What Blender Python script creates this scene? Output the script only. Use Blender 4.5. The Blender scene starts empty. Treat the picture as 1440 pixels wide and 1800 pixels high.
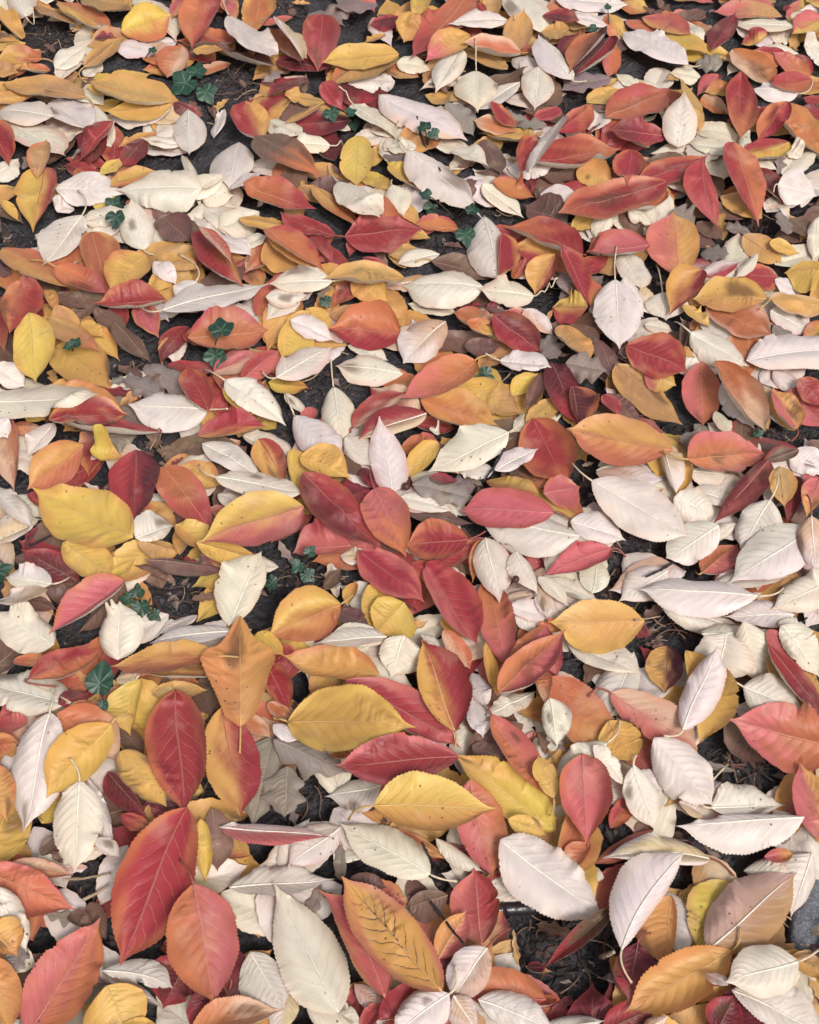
import bpy, math, random
import numpy as np

# ---------------------------------------------------------------- camera, sky, sun, exposure
scene = bpy.context.scene
CH, PITCH, VF = 0.95, 54, 46                      # height above the ground in metres, degrees below the horizon, vertical angle of view
cam = bpy.data.cameras.new('camera'); cam_o = bpy.data.objects.new('camera', cam)
scene.collection.objects.link(cam_o)
cam.sensor_fit = 'VERTICAL'; cam.angle = math.radians(VF); cam.clip_start = .02; cam.clip_end = 400
cam_o.location = (0, 0, CH); cam_o.rotation_euler = (math.radians(90 - PITCH), 0, 0)
scene.camera = cam_o
SUN_EL, SUN_AZ = 52, 150               # azimuth clockwise from +Y (the way the camera looks)
world = bpy.data.worlds.new('World'); scene.world = world; world.use_nodes = True
wn, wl = world.node_tree.nodes, world.node_tree.links
sky = wn.new('ShaderNodeTexSky'); sky.sky_type = 'NISHITA'; sky.sun_disc = False
sky.sun_elevation = math.radians(SUN_EL); sky.sun_rotation = math.radians(SUN_AZ)
sky.air_density = 1.0; sky.dust_density = 6.0; sky.ozone_density = 1.0
grey = wn.new('ShaderNodeHueSaturation'); grey.inputs['Saturation'].default_value = .40   # overcast: hardly any blue
wl.new(sky.outputs[0], grey.inputs['Color']); wl.new(grey.outputs[0], wn['Background'].inputs[0])
wn['Background'].inputs[1].default_value = .09
sun = bpy.data.lights.new('sun', 'SUN'); sun.energy = 1.5; sun.angle = math.radians(16); sun.color = (1.0, .965, .93)
sun_o = bpy.data.objects.new('sun', sun); scene.collection.objects.link(sun_o)
el, az = math.radians(SUN_EL), math.radians(SUN_AZ)
sun_o.rotation_euler = (math.pi / 2 - el, 0, math.pi - az)
vs = scene.view_settings
vs.view_transform = 'Standard'; vs.look = 'None'; vs.gamma = 1.0; vs.use_curve_mapping = False; vs.exposure = 0.44
scene.cycles.max_bounces = 5; scene.cycles.diffuse_bounces = 2; scene.cycles.glossy_bounces = 2
scene.cycles.use_adaptive_sampling = True; scene.cycles.adaptive_threshold = .025

FW = (0.26099, 0.1996)
YR = (0.2193, 1.5811)
NLIT = (1020, 1150, 420)
GAPS = [(-0.4856, 1.495, 0.0383, 0.0321), (-0.2167, 1.3874, 0.0349, 0.0371), (-0.1632, 1.564, 0.0169, 0.0168), (-0.0772, 1.2707, 0.0255, 0.0126), (0.1415, 1.3373, 0.015, 0.0245), (0.1914, 1.5697, 0.0169, 0.0109), (0.5509, 1.5725, 0.0258, 0.0085), (-0.4184, 1.2291, 0.0072, 0.0169), (-0.25, 1.3445, 0.0112, 0.0462), (-0.4183, 1.2073, 0.0095, 0.0166), (-0.4589, 1.0914, 0.0158, 0.0117), (-0.3751, 0.974, 0.0118, 0.0096), (-0.2554, 1.1295, 0.0069, 0.0121), (-0.201, 1.0855, 0.009, 0.0083), (-0.069, 0.9537, 0.0107, 0.0089), (-0.0013, 0.9821, 0.0162, 0.0199), (0.1044, 1.1213, 0.0149, 0.0206), (0.0362, 1.066, 0.0201, 0.0099), (0.1356, 1.0786, 0.0146, 0.0183), (0.175, 1.0048, 0.0163, 0.0109), (0.284, 1.0914, 0.0102, 0.0101), (0.4018, 1.1083, 0.025, 0.0153), (0.2867, 1.0168, 0.011, 0.0126), (0.3091, 0.9449, 0.0138, 0.0081), (0.4279, 1.1234, 0.008, 0.0207), (-0.2731, 0.8815, 0.0323, 0.0189), (-0.2486, 0.7685, 0.0191, 0.017), (-0.345, 0.7909, 0.0109, 0.0054), (-0.1511, 0.9174, 0.0063, 0.0072), (-0.1016, 0.8491, 0.0163, 0.0203), (-0.0688, 0.8491, 0.0071, 0.0271), (-0.0723, 0.9022, 0.0052, 0.0142), (0.0558, 0.9277, 0.0105, 0.0146), (0.0966, 0.8692, 0.0328, 0.0152), (0.1756, 0.7357, 0.0087, 0.0122), (0.2116, 0.8856, 0.0093, 0.0281), (0.3047, 0.9217, 0.0084, 0.0217), (0.3735, 0.7909, 0.0129, 0.0128), (0.2737, 0.7932, 0.0218, 0.0097), (0.4036, 0.7871, 0.0109, 0.0058), (-0.2216, 0.5864, 0.0234, 0.0213), (-0.312, 0.5621, 0.0067, 0.0086), (-0.348, 0.5802, 0.0173, 0.0044), (-0.36, 0.6599, 0.011, 0.0057), (-0.0961, 0.6176, 0.0345, 0.0205), (-0.1923, 0.5925, 0.0038, 0.0205), (0.0674, 0.718, 0.0067, 0.0084), (0.1746, 0.711, 0.0097, 0.0257), (0.1921, 0.6176, 0.0115, 0.0343), (0.0957, 0.6094, 0.0054, 0.0054), (0.0218, 0.5669, 0.0088, 0.0133), (0.2194, 0.6467, 0.0281, 0.0233), (0.2656, 0.6164, 0.0242, 0.0096), (0.2232, 0.5651, 0.037, 0.0169), (0.3628, 0.5621, 0.0134, 0.0168), (0.3609, 0.6208, 0.0069, 0.0048), (0.2945, 0.6971, 0.0096, 0.0089), (-0.3049, 0.5502, 0.0093, 0.0085), (-0.1705, 0.4005, 0.0034, 0.0072), (-0.0734, 0.4005, 0.0209, 0.0179), (0.1037, 0.4735, 0.0067, 0.006), (0.1579, 0.5297, 0.0165, 0.0125), (0.2377, 0.5561, 0.0324, 0.0167), (0.2922, 0.479, 0.0096, 0.0118), (0.2827, 0.4207, 0.0414, 0.0232), (0.2139, 0.3881, 0.0081, 0.0107), (-0.2571, 0.3195, 0.0136, 0.015), (-0.2301, 0.2731, 0.0044, 0.0086), (-0.1939, 0.2818, 0.0146, 0.0081), (-0.1416, 0.3402, 0.0118, 0.0121), (-0.1002, 0.3734, 0.0095, 0.0054), (0.0205, 0.3355, 0.0085, 0.0165), (0.0846, 0.2993, 0.0197, 0.0264), (0.2013, 0.3425, 0.0474, 0.0212), (0.1308, 0.2646, 0.0311, 0.0321), (0.3037, 0.3037, 0.0193, 0.0289)]
# ---------------------------------------------------------------- leaf shapes
def s2l(c):
    c = np.asarray(c, float) / 255.0
    return np.where(c <= 0.04045, c / 12.92, ((c + 0.055) / 1.055) ** 2.4)
PAL = {k: s2l(v) for k, v in dict(
    W=(235, 229, 213), P=(234, 222, 219), E=(218, 186, 158), R=(163, 59, 66), K=(200, 108, 108),
    D=(106, 46, 52), O=(197, 120, 82), A=(215, 164, 96), Y=(218, 182, 96), T=(190, 148, 100),
    B=(124, 96, 84), G=(144, 130, 126), S=(222, 213, 204)).items()}
PALE = 'WPEGS'
PT = np.array([0, .015, .05, .11, .2, .32, .45, .58, .7, .79, .86, .905, .94, .97, 1.0])
PW = np.array([.03, .17, .40, .63, .84, .97, 1.0, .95, .80, .60, .37, .19, .095, .05, .010])
CELL = 0.004
HX0, HY0, HNX, HNY = -1.0, -0.35, 500, 500
def new_height():
    return np.zeros((HNY, HNX))
def hidx(x, y):
    return (np.clip(((y - HY0) / CELL).astype(int), 0, HNY - 1), np.clip(((x - HX0) / CELL).astype(int), 0, HNX - 1))
def unit(v):
    return v / (np.linalg.norm(v) + 1e-12)
def leaf_frame(r):
    B, T = np.array(r['b'], float), np.array(r['t'], float)
    d = T - B; L = np.linalg.norm(d); d = d / L
    n = np.array([0, 0, 1.0]) - d[2] * d; n = unit(n)
    return B, d, n, np.cross(n, d), L
def leaf_grid(r, nu, nh, teeth=True):
    """grid of points (nu, 2nh+1, 3): column 0 is the left edge, nh the midrib, 2nh the right edge"""
    rg = np.random.RandomState(r['seed'])
    B, d, n, s, L = leaf_frame(r)
    pale = r['col'][0] in PALE
    t = np.linspace(0, 1, nu)
    shift = rg.uniform(-.09, .09); fat = rg.uniform(.86, 1.22)
    tw = np.clip(t + shift * np.sin(np.pi * t), 0, 1)
    w = np.interp(tw, PT, PW)
    if r.get('form') == 'k': w = np.interp(t, [0, .06, .2, .36, .5, .6, .7, .8, .9, 1], [.03, .34, .52, .76, 1.0, .90, .50, .29, .16, .012])
    if r['col'] == 'G': w = w * (1 + .26 * np.cos(2 * np.pi * (3.1 * t + rg.rand())) * np.clip(4 * t * (1 - t), 0, 1))
    if r.get('form') == 's': w = w * (1 + .3 * np.sin(2 * np.pi * (3.3 * t + rg.rand())) + .22 * np.sin(2 * np.pi * (7.7 * t + rg.rand())))
    w = np.clip(w, .001, None) ** fat
    k = np.ones(3) / 3
    w = np.r_[w[0], np.convolve(w, k, 'valid'), w[-1]]
    arch = rg.uniform(-.015, .05) if pale else rg.uniform(-.04, .03)
    tipc = rg.uniform(-.07, .05)
    wob = rg.uniform(-.012, .012)
    cen = (B[None] + np.outer(t * L, d) + np.outer(4 * t * (1 - t) * r.get('bow', 0) + wob * L * np.sin(2 * np.pi * t), s)
           + np.outer(arch * L * 4 * t * (1 - t) + tipc * L * np.clip((t - .65) / .35, 0, 1) ** 2, n))
    nt = 34 if L > .05 else 26
    ph = rg.uniform(0, 6.28, 6); kk = rg.uniform(1.2, 2.6, 2)
    P = np.zeros((nu, 2 * nh + 1, 3)); V = np.zeros(2 * nh + 1)
    nv = int(rg.randint(8, 12)); curl = rg.uniform(.15, .62) * (-1 if pale else 1)
    roll = rg.uniform(.25, .8) if rg.rand() < .45 else 0; rside = rg.choice([-1, 1])
    rag = rg.rand() < .16
    for side, (W, th) in ((1, (r['wl'], r['al'])), (-1, (r['wr'], r['ar']))):
        we = w * W * (1 + .018 * np.sin(2 * np.pi * 2.3 * t + ph[0] * side) + .009 * np.sin(2 * np.pi * 5.1 * t + ph[1] * side))
        if rag:
            for q in range(rg.randint(1, 3)):
                c0, wd, dp = rg.uniform(.25, .8), rg.uniform(.012, .035), rg.uniform(.05, .16)
                we = we * (1 - dp * np.exp(-((t - c0) / wd) ** 2) * (1 + .4 * np.sin(90 * t)))
        saw = ((t * nt) % 1.0) - .5
        for j in range(0, nh + 1):
            v = (j / nh) ** .85
            off = we * v
            if teeth and j == nh:
                off = off + np.clip(saw, -.5, .5) * min(.0014, .018 * L) * np.clip(w * 2.2, 0, 1)
            ang = th * (.55 + .45 * v)
            hor, up = off * math.cos(ang), off * math.sin(ang)
            up = up + curl * we * (v * v - v)
            if roll and side == rside:
                k = max(0, v - .5) ** 2 * roll; up = up + we * k * (-1.6 if pale else 1.9); hor = hor - we * k * .35
            up = up + .062 * W * np.sin(2 * np.pi * nv * (t - .2 * v - .07 * v * v) + (1.5 if side > 0 else 0)) * v * (1.06 - v) * np.clip(w * 1.5, 0, 1)
            up = up + .06 * W * v ** 2.5 * np.sin(2 * np.pi * kk[0] * t + ph[2] * side) * w
            up = up + .02 * W * v ** 3 * np.sin(2 * np.pi * 3.7 * t + ph[3] * side) * w
            c = nh - j if side > 0 else nh + j
            P[:, c] = cen + np.outer(hor * side, s) + np.outer(up, n) + np.outer(off * .10 * v, d)
            V[c] = v * side
    return P, t, V
def drape(P, H, eps=.0009, soft=22):
    iy, ix = hidx(P[..., 0], P[..., 1])
    need = np.clip(H[iy, ix] + eps - P[..., 2], 0, None)
    push = need.copy()
    for _ in range(soft):
        q = np.pad(push, 1, mode='edge')
        bl = (q[1:-1, :-2] + q[1:-1, 2:] + q[:-2, 1:-1] + q[2:, 1:-1] + 4 * push) / 8
        push = np.maximum(bl, need)
    P = P.copy(); P[..., 2] += push
    return P
def splat(P, H, sub=2):
    Q = P
    for ax in (0, 1):
        for _ in range(sub - 1):
            a = np.take(Q, range(Q.shape[ax] - 1), ax); b = np.take(Q, range(1, Q.shape[ax]), ax)
            m = (a + b) / 2
            Q = np.concatenate([Q, m], ax)
    iy, ix = hidx(Q[..., 0], Q[..., 1])
    np.maximum.at(H, (iy.ravel(), ix.ravel()), Q[..., 2].ravel())
def sm(a, b, x):
    x = np.clip((x - a) / (b - a), 0, 1); return x * x * (3 - 2 * x)
def pigment(col, t, V, rg):
    """pigment of every grid point: the leaf's own autumn colours"""
    tt, vv = np.meshgrid(t, V, indexing='ij')
    nz = np.zeros_like(tt)
    for q in range(7):
        f = rg.uniform(1, 6, 2) * rg.choice([-1, 1], 2); nz += np.sin(f[0] * 3 * tt + f[1] * vv * 2 + rg.uniform(0, 6.3)) / 7
    op = [c for c in col if c in '>|/']
    c1 = PAL[col[0]] * (rg.uniform(.95, 1.04) if col[0] in 'WPS' else rg.uniform(.95, 1.12) if col[0] in 'AY' else rg.uniform(.84, 1.16)) * (np.array([1, rg.uniform(.965, 1.0), rg.uniform(.91, 1.01)]) if col[0] in 'WPS' else np.array([1, rg.uniform(.88, 1.14), rg.uniform(.88, 1.1)]))
    rim = sm(.55, 1.0, np.maximum(np.abs(vv), 1.4 * (tt - .35)) + .35 * nz)
    if op:
        c2 = PAL[col[2]] * rg.uniform(.92, 1.08)
        if op[0] == '>': m = sm(.25, .8, tt + .25 * nz)
        elif op[0] == '|': m = sm(-.6, .6, -vv + .5 * nz + rg.uniform(-.2, .2))
        else: m = .85 * sm(.5, 1.05, np.abs(vv) * .85 + .5 * np.abs(tt - .45) + .45 * nz)
    else:
        alt = dict(R='KKOD'[rg.randint(4)], K='OREA'[rg.randint(4)], O='AKEY'[rg.randint(4)], A='YYO'[rg.randint(3)], Y='AAAO'[rg.randint(4)], D='R', W='E', P='W', E='P', T='A', B='D', G='B', S='P')[col[0]]
        c2 = PAL[alt]; k = rg.randint(3)
        gr = (sm(.2, .9, tt + .25 * nz), sm(-.6, .6, rg.choice([-1, 1]) * vv + .3 * nz), sm(.3, 1.0, np.maximum(np.abs(vv), 1.3 * (tt - .3)) + .3 * nz))[k]
        m = (.25 if col[0] in 'WPBGS' else .55 if col[0] in 'AY' else .88) * gr
    C = c1[None, None] * (1 - m[..., None]) + c2[None, None] * m[..., None]
    if col[0] in 'RKO' and rg.rand() < .6:
        C = C * (1 - .3 * rim[..., None]) + PAL['O' if col[0] != 'O' else 'K'] * .3 * rim[..., None]
    if col[0] in 'WPS' and rg.rand() < .4:
        C = C * (1 - .35 * rim[..., None]) + PAL['K' if rg.rand() < .3 else 'E'] * .35 * rim[..., None]
    if rg.rand() < .19:                         # an old brown blotch near one edge or the tip
        t0, v0, rr = rg.uniform(.3, 1), rg.uniform(-1, 1), rg.uniform(.08, .3)
        k = sm(1.0, .35, np.hypot((tt - t0) * 2, vv - v0) / rr / 2 + .5 * nz)
        C = C * (1 - .7 * k[..., None]) + s2l((104, 74, 52)) * .7 * k[..., None]
    return np.clip(C * (1 + .16 * nz[..., None]), .004, .9)
# ---------------------------------------------------------------- loose litter under and around the leaves
def inside(x, y, gaps, grow=0):
    for gx, gy, rx, ry in gaps:
        if ((x - gx) / (rx + grow)) ** 2 + ((y - gy) / (ry + grow)) ** 2 < 1: return True
    return False
def frame_halfwidth(y):
    return (FW[0] + FW[1] * y)
def litter_rows(leaves, gaps):
    rg = np.random.RandomState(5)
    cx = np.array([(r['b'][0] + r['t'][0]) / 2 for r in leaves]); cy = np.array([(r['b'][1] + r['t'][1]) / 2 for r in leaves])
    rows = []
    def one(x, y, col, z, tilt):
        L = rg.uniform(.05, .085); a = rg.uniform(0, 6.283); w = L * rg.uniform(.22, .3)
        dx, dy = math.cos(a) * L / 2, math.sin(a) * L / 2; dz = rg.uniform(-tilt, tilt) * L
        sg = 1
        return dict(b=(x - dx, y - dy, z), t=(x + dx, y + dy, z + dz), wl=w * rg.uniform(.85, 1.1), wr=w * rg.uniform(.85, 1.1),
                    al=sg * rg.uniform(-.05, .35), ar=sg * rg.uniform(-.05, .35), col=col, seed=rg.randint(1 << 30))
    n = 0
    while n < NLIT[0]:                          # under the leaves in view
        y = rg.uniform(YR[0] - .03, YR[1] + .05); h = frame_halfwidth(y) + .03
        x = rg.uniform(-h, h)
        if abs(x) > h or inside(x, y, gaps, .011 if y < .75 else .007): continue
        i = np.argmin((cx - x) ** 2 + (cy - y) ** 2 + rg.uniform(0, .004, len(cx)))
        col = leaves[i]['col'] if rg.rand() < .72 else rg.choice(list('TEWPOB'))
        rows.append(one(x, y, col, .006, .1)); n += 1
    n = 0
    while n < NLIT[2]:                          # crumpled brown scraps, in the hollows too
        y = rg.uniform(YR[0] - .03, YR[1] + .05); h = frame_halfwidth(y) + .03
        x = rg.uniform(-h, h)
        q = one(x, y, rg.choice(list('BBGTTBDE')), .004, .25); k = rg.uniform(.25, .6); m = [(q['b'][i] + q['t'][i]) / 2 for i in range(3)]
        q['b'] = tuple(m[i] + (q['b'][i] - m[i]) * k for i in range(3)); q['t'] = tuple(m[i] + (q['t'][i] - m[i]) * k for i in range(3))
        q['wl'] *= k * rg.uniform(.35, .9); q['wr'] *= k * rg.uniform(.35, .9); q['al'] += rg.uniform(-.3, .5); q['ar'] += rg.uniform(-.3, .5)
        q['form'] = 's'; rows.append(q); n += 1
    n = 0; cols = [r['col'] for r in leaves]
    while n < NLIT[1]:                          # the carpet goes on beyond the picture
        y = rg.uniform(YR[0] - .32, YR[1] + .5); h = frame_halfwidth(y)
        x = rg.uniform(-h - .42, h + .42)
        if abs(x) < h + .045 and YR[0] - .05 < y < YR[1] + .05: continue
        rows.append(one(x, y, cols[rg.randint(len(cols))], .008 + .02 * rg.rand(), .2)); n += 1
    return rows
def soil_height(x, y):
    return (.006 * np.sin(9 * x + 2) * np.sin(7 * y + 1) + .004 * np.sin(31 * x + 5 * y) + .003 * np.sin(43 * y - 17 * x + 1)
            + .0022 * np.sin(97 * x + 61 * y) + .0018 * np.sin(140 * y - 80 * x + 2) - .004)

# ---------------------------------------------------------------- materials
def mat(name):
    m = bpy.data.materials.new(name); m.use_nodes = True
    n = m.node_tree.nodes; n.clear()
    return m, n, m.node_tree.links
def N(n, typ, **kw):
    x = n.new(typ)
    for k, v in kw.items():
        if k.startswith('i_'):
            key = k[2:]; key = int(key) if key.isdigit() else key.replace('_', ' ')
            x.inputs[key].default_value = v
        else: setattr(x, k, v)
    return x
def math_node(n, l, op, a, b=None, c=None, clamp=False):
    x = n.new('ShaderNodeMath'); x.operation = op; x.use_clamp = clamp
    for i, v in enumerate((a, b, c)):
        if v is None: continue
        if isinstance(v, (int, float)): x.inputs[i].default_value = v
        else: l.new(v, x.inputs[i])
    return x.outputs[0]
def mixc(n, l, fac, a, b, blend='MIX'):
    x = n.new('ShaderNodeMix'); x.data_type = 'RGBA'; x.blend_type = blend
    for s, v in ((0, fac), (6, a), (7, b)):
        if isinstance(v, (int, float)): x.inputs[s].default_value = v
        elif isinstance(v, tuple): x.inputs[s].default_value = v
        else: l.new(v, x.inputs[s])
    return x.outputs[2]
def ramp(n, l, x, a, b, lo=0., hi=1.):
    r = n.new('ShaderNodeMapRange'); r.interpolation_type = 'SMOOTHSTEP'
    r.inputs[1].default_value = a; r.inputs[2].default_value = b; r.inputs[3].default_value = lo; r.inputs[4].default_value = hi
    l.new(x, r.inputs[0]); return r.outputs[0]

def leaf_material():
    m, n, l = mat('leaf_blade')
    out = N(n, 'ShaderNodeOutputMaterial')
    pig = N(n, 'ShaderNodeAttribute', attribute_name='pigment'); rev = N(n, 'ShaderNodeAttribute', attribute_name='reverse')
    pale0 = N(n, 'ShaderNodeAttribute', attribute_name='pale').outputs['Fac']
    black = math_node(n, l, 'GREATER_THAN', pale0, 1.5)
    pale = math_node(n, l, 'MULTIPLY', pale0, math_node(n, l, 'SUBTRACT', 1.0, black))
    geo = N(n, 'ShaderNodeNewGeometry')
    uv = N(n, 'ShaderNodeUVMap', uv_map='UVMap'); sep = N(n, 'ShaderNodeSeparateXYZ'); l.new(uv.outputs[0], sep.inputs[0])
    u, v0 = sep.outputs[0], sep.outputs[1]
    vs_ = math_node(n, l, 'SUBTRACT', v0, .5); vv = math_node(n, l, 'ABSOLUTE', math_node(n, l, 'MULTIPLY', vs_, 2.0))
    base = mixc(n, l, geo.outputs['Backfacing'], pig.outputs['Color'], rev.outputs['Color'])
    # side veins leave the midrib, bend towards the tip and fade before the margin
    wig = N(n, 'ShaderNodeTexNoise', noise_dimensions='2D', i_Scale=9.0, i_Detail=2.0); l.new(uv.outputs[0], wig.inputs['Vector'])
    curve = math_node(n, l, 'MULTIPLY', math_node(n, l, 'MULTIPLY', vv, vv), .07)
    off = math_node(n, l, 'MULTIPLY_ADD', vv, .20, curve)
    side = math_node(n, l, 'MULTIPLY', math_node(n, l, 'GREATER_THAN', vs_, 0.0), .045)
    ph = math_node(n, l, 'ADD', math_node(n, l, 'SUBTRACT', u, off), side)
    ph = math_node(n, l, 'MULTIPLY_ADD', wig.outputs['Fac'], .05, ph)
    fr = math_node(n, l, 'FRACT', math_node(n, l, 'MULTIPLY', ph, 9.5))
    tri = math_node(n, l, 'ABSOLUTE', math_node(n, l, 'SUBTRACT', fr, .5))
    vein = ramp(n, l, tri, .075, .0)
    soft = ramp(n, l, tri, .30, .0)
    fade = ramp(n, l, vv, .98, .45)
    vein = math_node(n, l, 'MULTIPLY', vein, fade); soft = math_node(n, l, 'MULTIPLY', soft, fade)
    mid = ramp(n, l, vv, .045, .012)
    mid = math_node(n, l, 'MULTIPLY', mid, ramp(n, l, u, 1.0, .8))
    allv = math_node(n, l, 'MAXIMUM', math_node(n, l, 'MULTIPLY', vein, .75), mid)
    net = N(n, 'ShaderNodeTexVoronoi', voronoi_dimensions='2D', feature='DISTANCE_TO_EDGE', i_Scale=620.0); l.new(geo.outputs['Position'], net.inputs['Vector'])
    netl = ramp(n, l, net.outputs['Distance'], .10, .0)
    # vein tints: pale leaves show cream veins, coloured ones slightly lighter, some darker
    big = N(n, 'ShaderNodeTexNoise', noise_dimensions='2D', i_Scale=7.0, i_Detail=1.0); l.new(geo.outputs['Position'], big.inputs['Vector'])
    light = mixc(n, l, .55, base, (.80, .62, .42, 1))
    dark = mixc(n, l, 1.0, base, (.62, .45, .42, 1), 'MULTIPLY')
    vc = mixc(n, l, ramp(n, l, big.outputs['Fac'], .53, .60), light, dark)
    col = mixc(n, l, math_node(n, l, 'MULTIPLY', allv, math_node(n, l, 'MULTIPLY_ADD', pale, .12, .36)), base, vc)
    col = mixc(n, l, math_node(n, l, 'MULTIPLY', netl, .18), col, dark)
    col = mixc(n, l, math_node(n, l, 'MULTIPLY', math_node(n, l, 'SUBTRACT', soft, vein, clamp=True), math_node(n, l, 'MULTIPLY_ADD', pale, -.10, .18)), col, mixc(n, l, 1.0, col, (.80, .58, .58, 1), 'MULTIPLY'))
    cl = N(n, 'ShaderNodeTexNoise', noise_dimensions='2D', i_Scale=24.0, i_Detail=3.0, i_Roughness=.6); l.new(geo.outputs['Position'], cl.inputs['Vector'])
    col = mixc(n, l, ramp(n, l, cl.outputs['Fac'], .5, .75, 0., .22), col, mixc(n, l, 1.0, col, (.78, .66, .66, 1), 'MULTIPLY'))
    col = mixc(n, l, ramp(n, l, cl.outputs['Fac'], .45, .25, 0., .16), col, (.78, .60, .42, 1))
    inky = math_node(n, l, 'MULTIPLY', math_node(n, l, 'MULTIPLY', black, math_node(n, l, 'MAXIMUM', vein, mid)), ramp(n, l, vv, .75, .35))
    inky = math_node(n, l, 'MULTIPLY', inky, ramp(n, l, u, .95, .6))
    col = mixc(n, l, inky, col, (.03, .028, .03, 1))
    # mottling, specks and pinprick blemishes that sit where they sit
    mo = N(n, 'ShaderNodeTexNoise', noise_dimensions='2D', i_Scale=75.0, i_Detail=4.0, i_Roughness=.62); l.new(geo.outputs['Position'], mo.inputs['Vector'])
    col = mixc(n, l, ramp(n, l, mo.outputs['Fac'], .35, .8, .0, .20), col, mixc(n, l, 1.0, col, (.74, .64, .58, 1), 'MULTIPLY'))
    sp_ = N(n, 'ShaderNodeTexVoronoi', voronoi_dimensions='2D', i_Scale=115.0, i_Randomness=1.0); l.new(geo.outputs['Position'], sp_.inputs['Vector'])
    gate = N(n, 'ShaderNodeTexNoise', noise_dimensions='2D', i_Scale=16.0, i_Detail=3.0); l.new(geo.outputs['Position'], gate.inputs['Vector'])
    pick = N(n, 'ShaderNodeSeparateColor'); l.new(sp_.outputs['Color'], pick.inputs[0])
    spot = math_node(n, l, 'MULTIPLY', ramp(n, l, sp_.outputs['Distance'], .15, .05), ramp(n, l, gate.outputs['Fac'], .52, .64))
    size = math_node(n, l, 'MULTIPLY', ramp(n, l, pick.outputs[0], .62, .95), .85)
    col = mixc(n, l, math_node(n, l, 'MULTIPLY', spot, size), col, (.055, .028, .018, 1))
    rim = math_node(n, l, 'MULTIPLY', ramp(n, l, vv, .93, 1.0), .22)
    col = mixc(n, l, rim, col, mixc(n, l, 1.0, col, (.72, .55, .45, 1), 'MULTIPLY'))
    # relief
    h = math_node(n, l, 'MULTIPLY', soft, math_node(n, l, 'MULTIPLY_ADD', pale, 1.3, -.65))
    h = math_node(n, l, 'MULTIPLY_ADD', mid, math_node(n, l, 'MULTIPLY_ADD', pale, 2.0, -1.0), h)
    h = math_node(n, l, 'MULTIPLY_ADD', netl, -.10, h)
    h = math_node(n, l, 'MULTIPLY_ADD', mo.outputs['Fac'], .55, h)
    bump = N(n, 'ShaderNodeBump', i_Strength=.5, i_Distance=.0006); l.new(h, bump.inputs['Height'])
    p = N(n, 'ShaderNodeBsdfPrincipled'); l.new(col, p.inputs['Base Color']); l.new(bump.outputs[0], p.inputs['Normal'])
    l.new(ramp(n, l, mo.outputs['Fac'], .3, .7, .40, .56), p.inputs['Roughness'])
    p.inputs['Specular IOR Level'].default_value = .45; p.inputs['Sheen Weight'].default_value = .10; p.inputs['Sheen Roughness'].default_value = .5
    tr = N(n, 'ShaderNodeBsdfTranslucent'); l.new(mixc(n, l, 1.0, col, (1.0, .86, .7, 1), 'MULTIPLY'), tr.inputs['Color'])
    mx = N(n, 'ShaderNodeMixShader', i_0=.2); l.new(p.outputs[0], mx.inputs[1]); l.new(tr.outputs[0], mx.inputs[2])
    l.new(mx.outputs[0], out.inputs[0])
    return m
def attr_material(name, rough=.6, bump_scale=300., bump_d=.0004, spec=.3, mottle=.35):
    m, n, l = mat(name); out = N(n, 'ShaderNodeOutputMaterial'); p = N(n, 'ShaderNodeBsdfPrincipled', i_Roughness=rough)
    p.inputs['Specular IOR Level'].default_value = spec
    a = N(n, 'ShaderNodeAttribute', attribute_name='pigment'); geo = N(n, 'ShaderNodeNewGeometry')
    t = N(n, 'ShaderNodeTexNoise', i_Scale=bump_scale, i_Detail=5.0); l.new(geo.outputs['Position'], t.inputs['Vector'])
    c = mixc(n, l, ramp(n, l, t.outputs['Fac'], .35, .7, 0., mottle), a.outputs['Color'], mixc(n, l, 1.0, a.outputs['Color'], (.5, .45, .42, 1), 'MULTIPLY'))
    b = N(n, 'ShaderNodeBump', i_Strength=.6, i_Distance=bump_d); l.new(t.outputs['Fac'], b.inputs['Height'])
    l.new(c, p.inputs['Base Color']); l.new(b.outputs[0], p.inputs['Normal']); l.new(p.outputs[0], out.inputs[0])
    return m
def soil_material():
    m, n, l = mat('dark_soil'); out = N(n, 'ShaderNodeOutputMaterial'); p = N(n, 'ShaderNodeBsdfPrincipled')
    geo = N(n, 'ShaderNodeNewGeometry')
    a = N(n, 'ShaderNodeTexNoise', i_Scale=60., i_Detail=9., i_Roughness=.7); b = N(n, 'ShaderNodeTexNoise', i_Scale=420., i_Detail=6.)
    v = N(n, 'ShaderNodeTexVoronoi', i_Scale=170., i_Randomness=1.)
    for x in (a, b, v): l.new(geo.outputs['Position'], x.inputs['Vector'])
    cr = N(n, 'ShaderNodeValToRGB'); l.new(a.outputs['Fac'], cr.inputs[0])
    e = cr.color_ramp.elements; e[0].position = .32; e[0].color = (.017, .017, .021, 1); e[1].position = .72; e[1].color = (.066, .063, .070, 1)
    c = mixc(n, l, ramp(n, l, b.outputs['Fac'], .58, .72, 0., .6), cr.outputs[0], (.13, .115, .11, 1))
    h = math_node(n, l, 'MULTIPLY_ADD', v.outputs['Distance'], -.6, a.outputs['Fac']); h = math_node(n, l, 'MULTIPLY_ADD', b.outputs['Fac'], .4, h)
    bm = N(n, 'ShaderNodeBump', i_Strength=1.0, i_Distance=.006); l.new(h, bm.inputs['Height'])
    l.new(c, p.inputs['Base Color']); l.new(bm.outputs[0], p.inputs['Normal'])
    l.new(ramp(n, l, a.outputs['Fac'], .35, .65, .42, .85), p.inputs['Roughness']); l.new(p.outputs[0], out.inputs[0])
    return m
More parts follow.
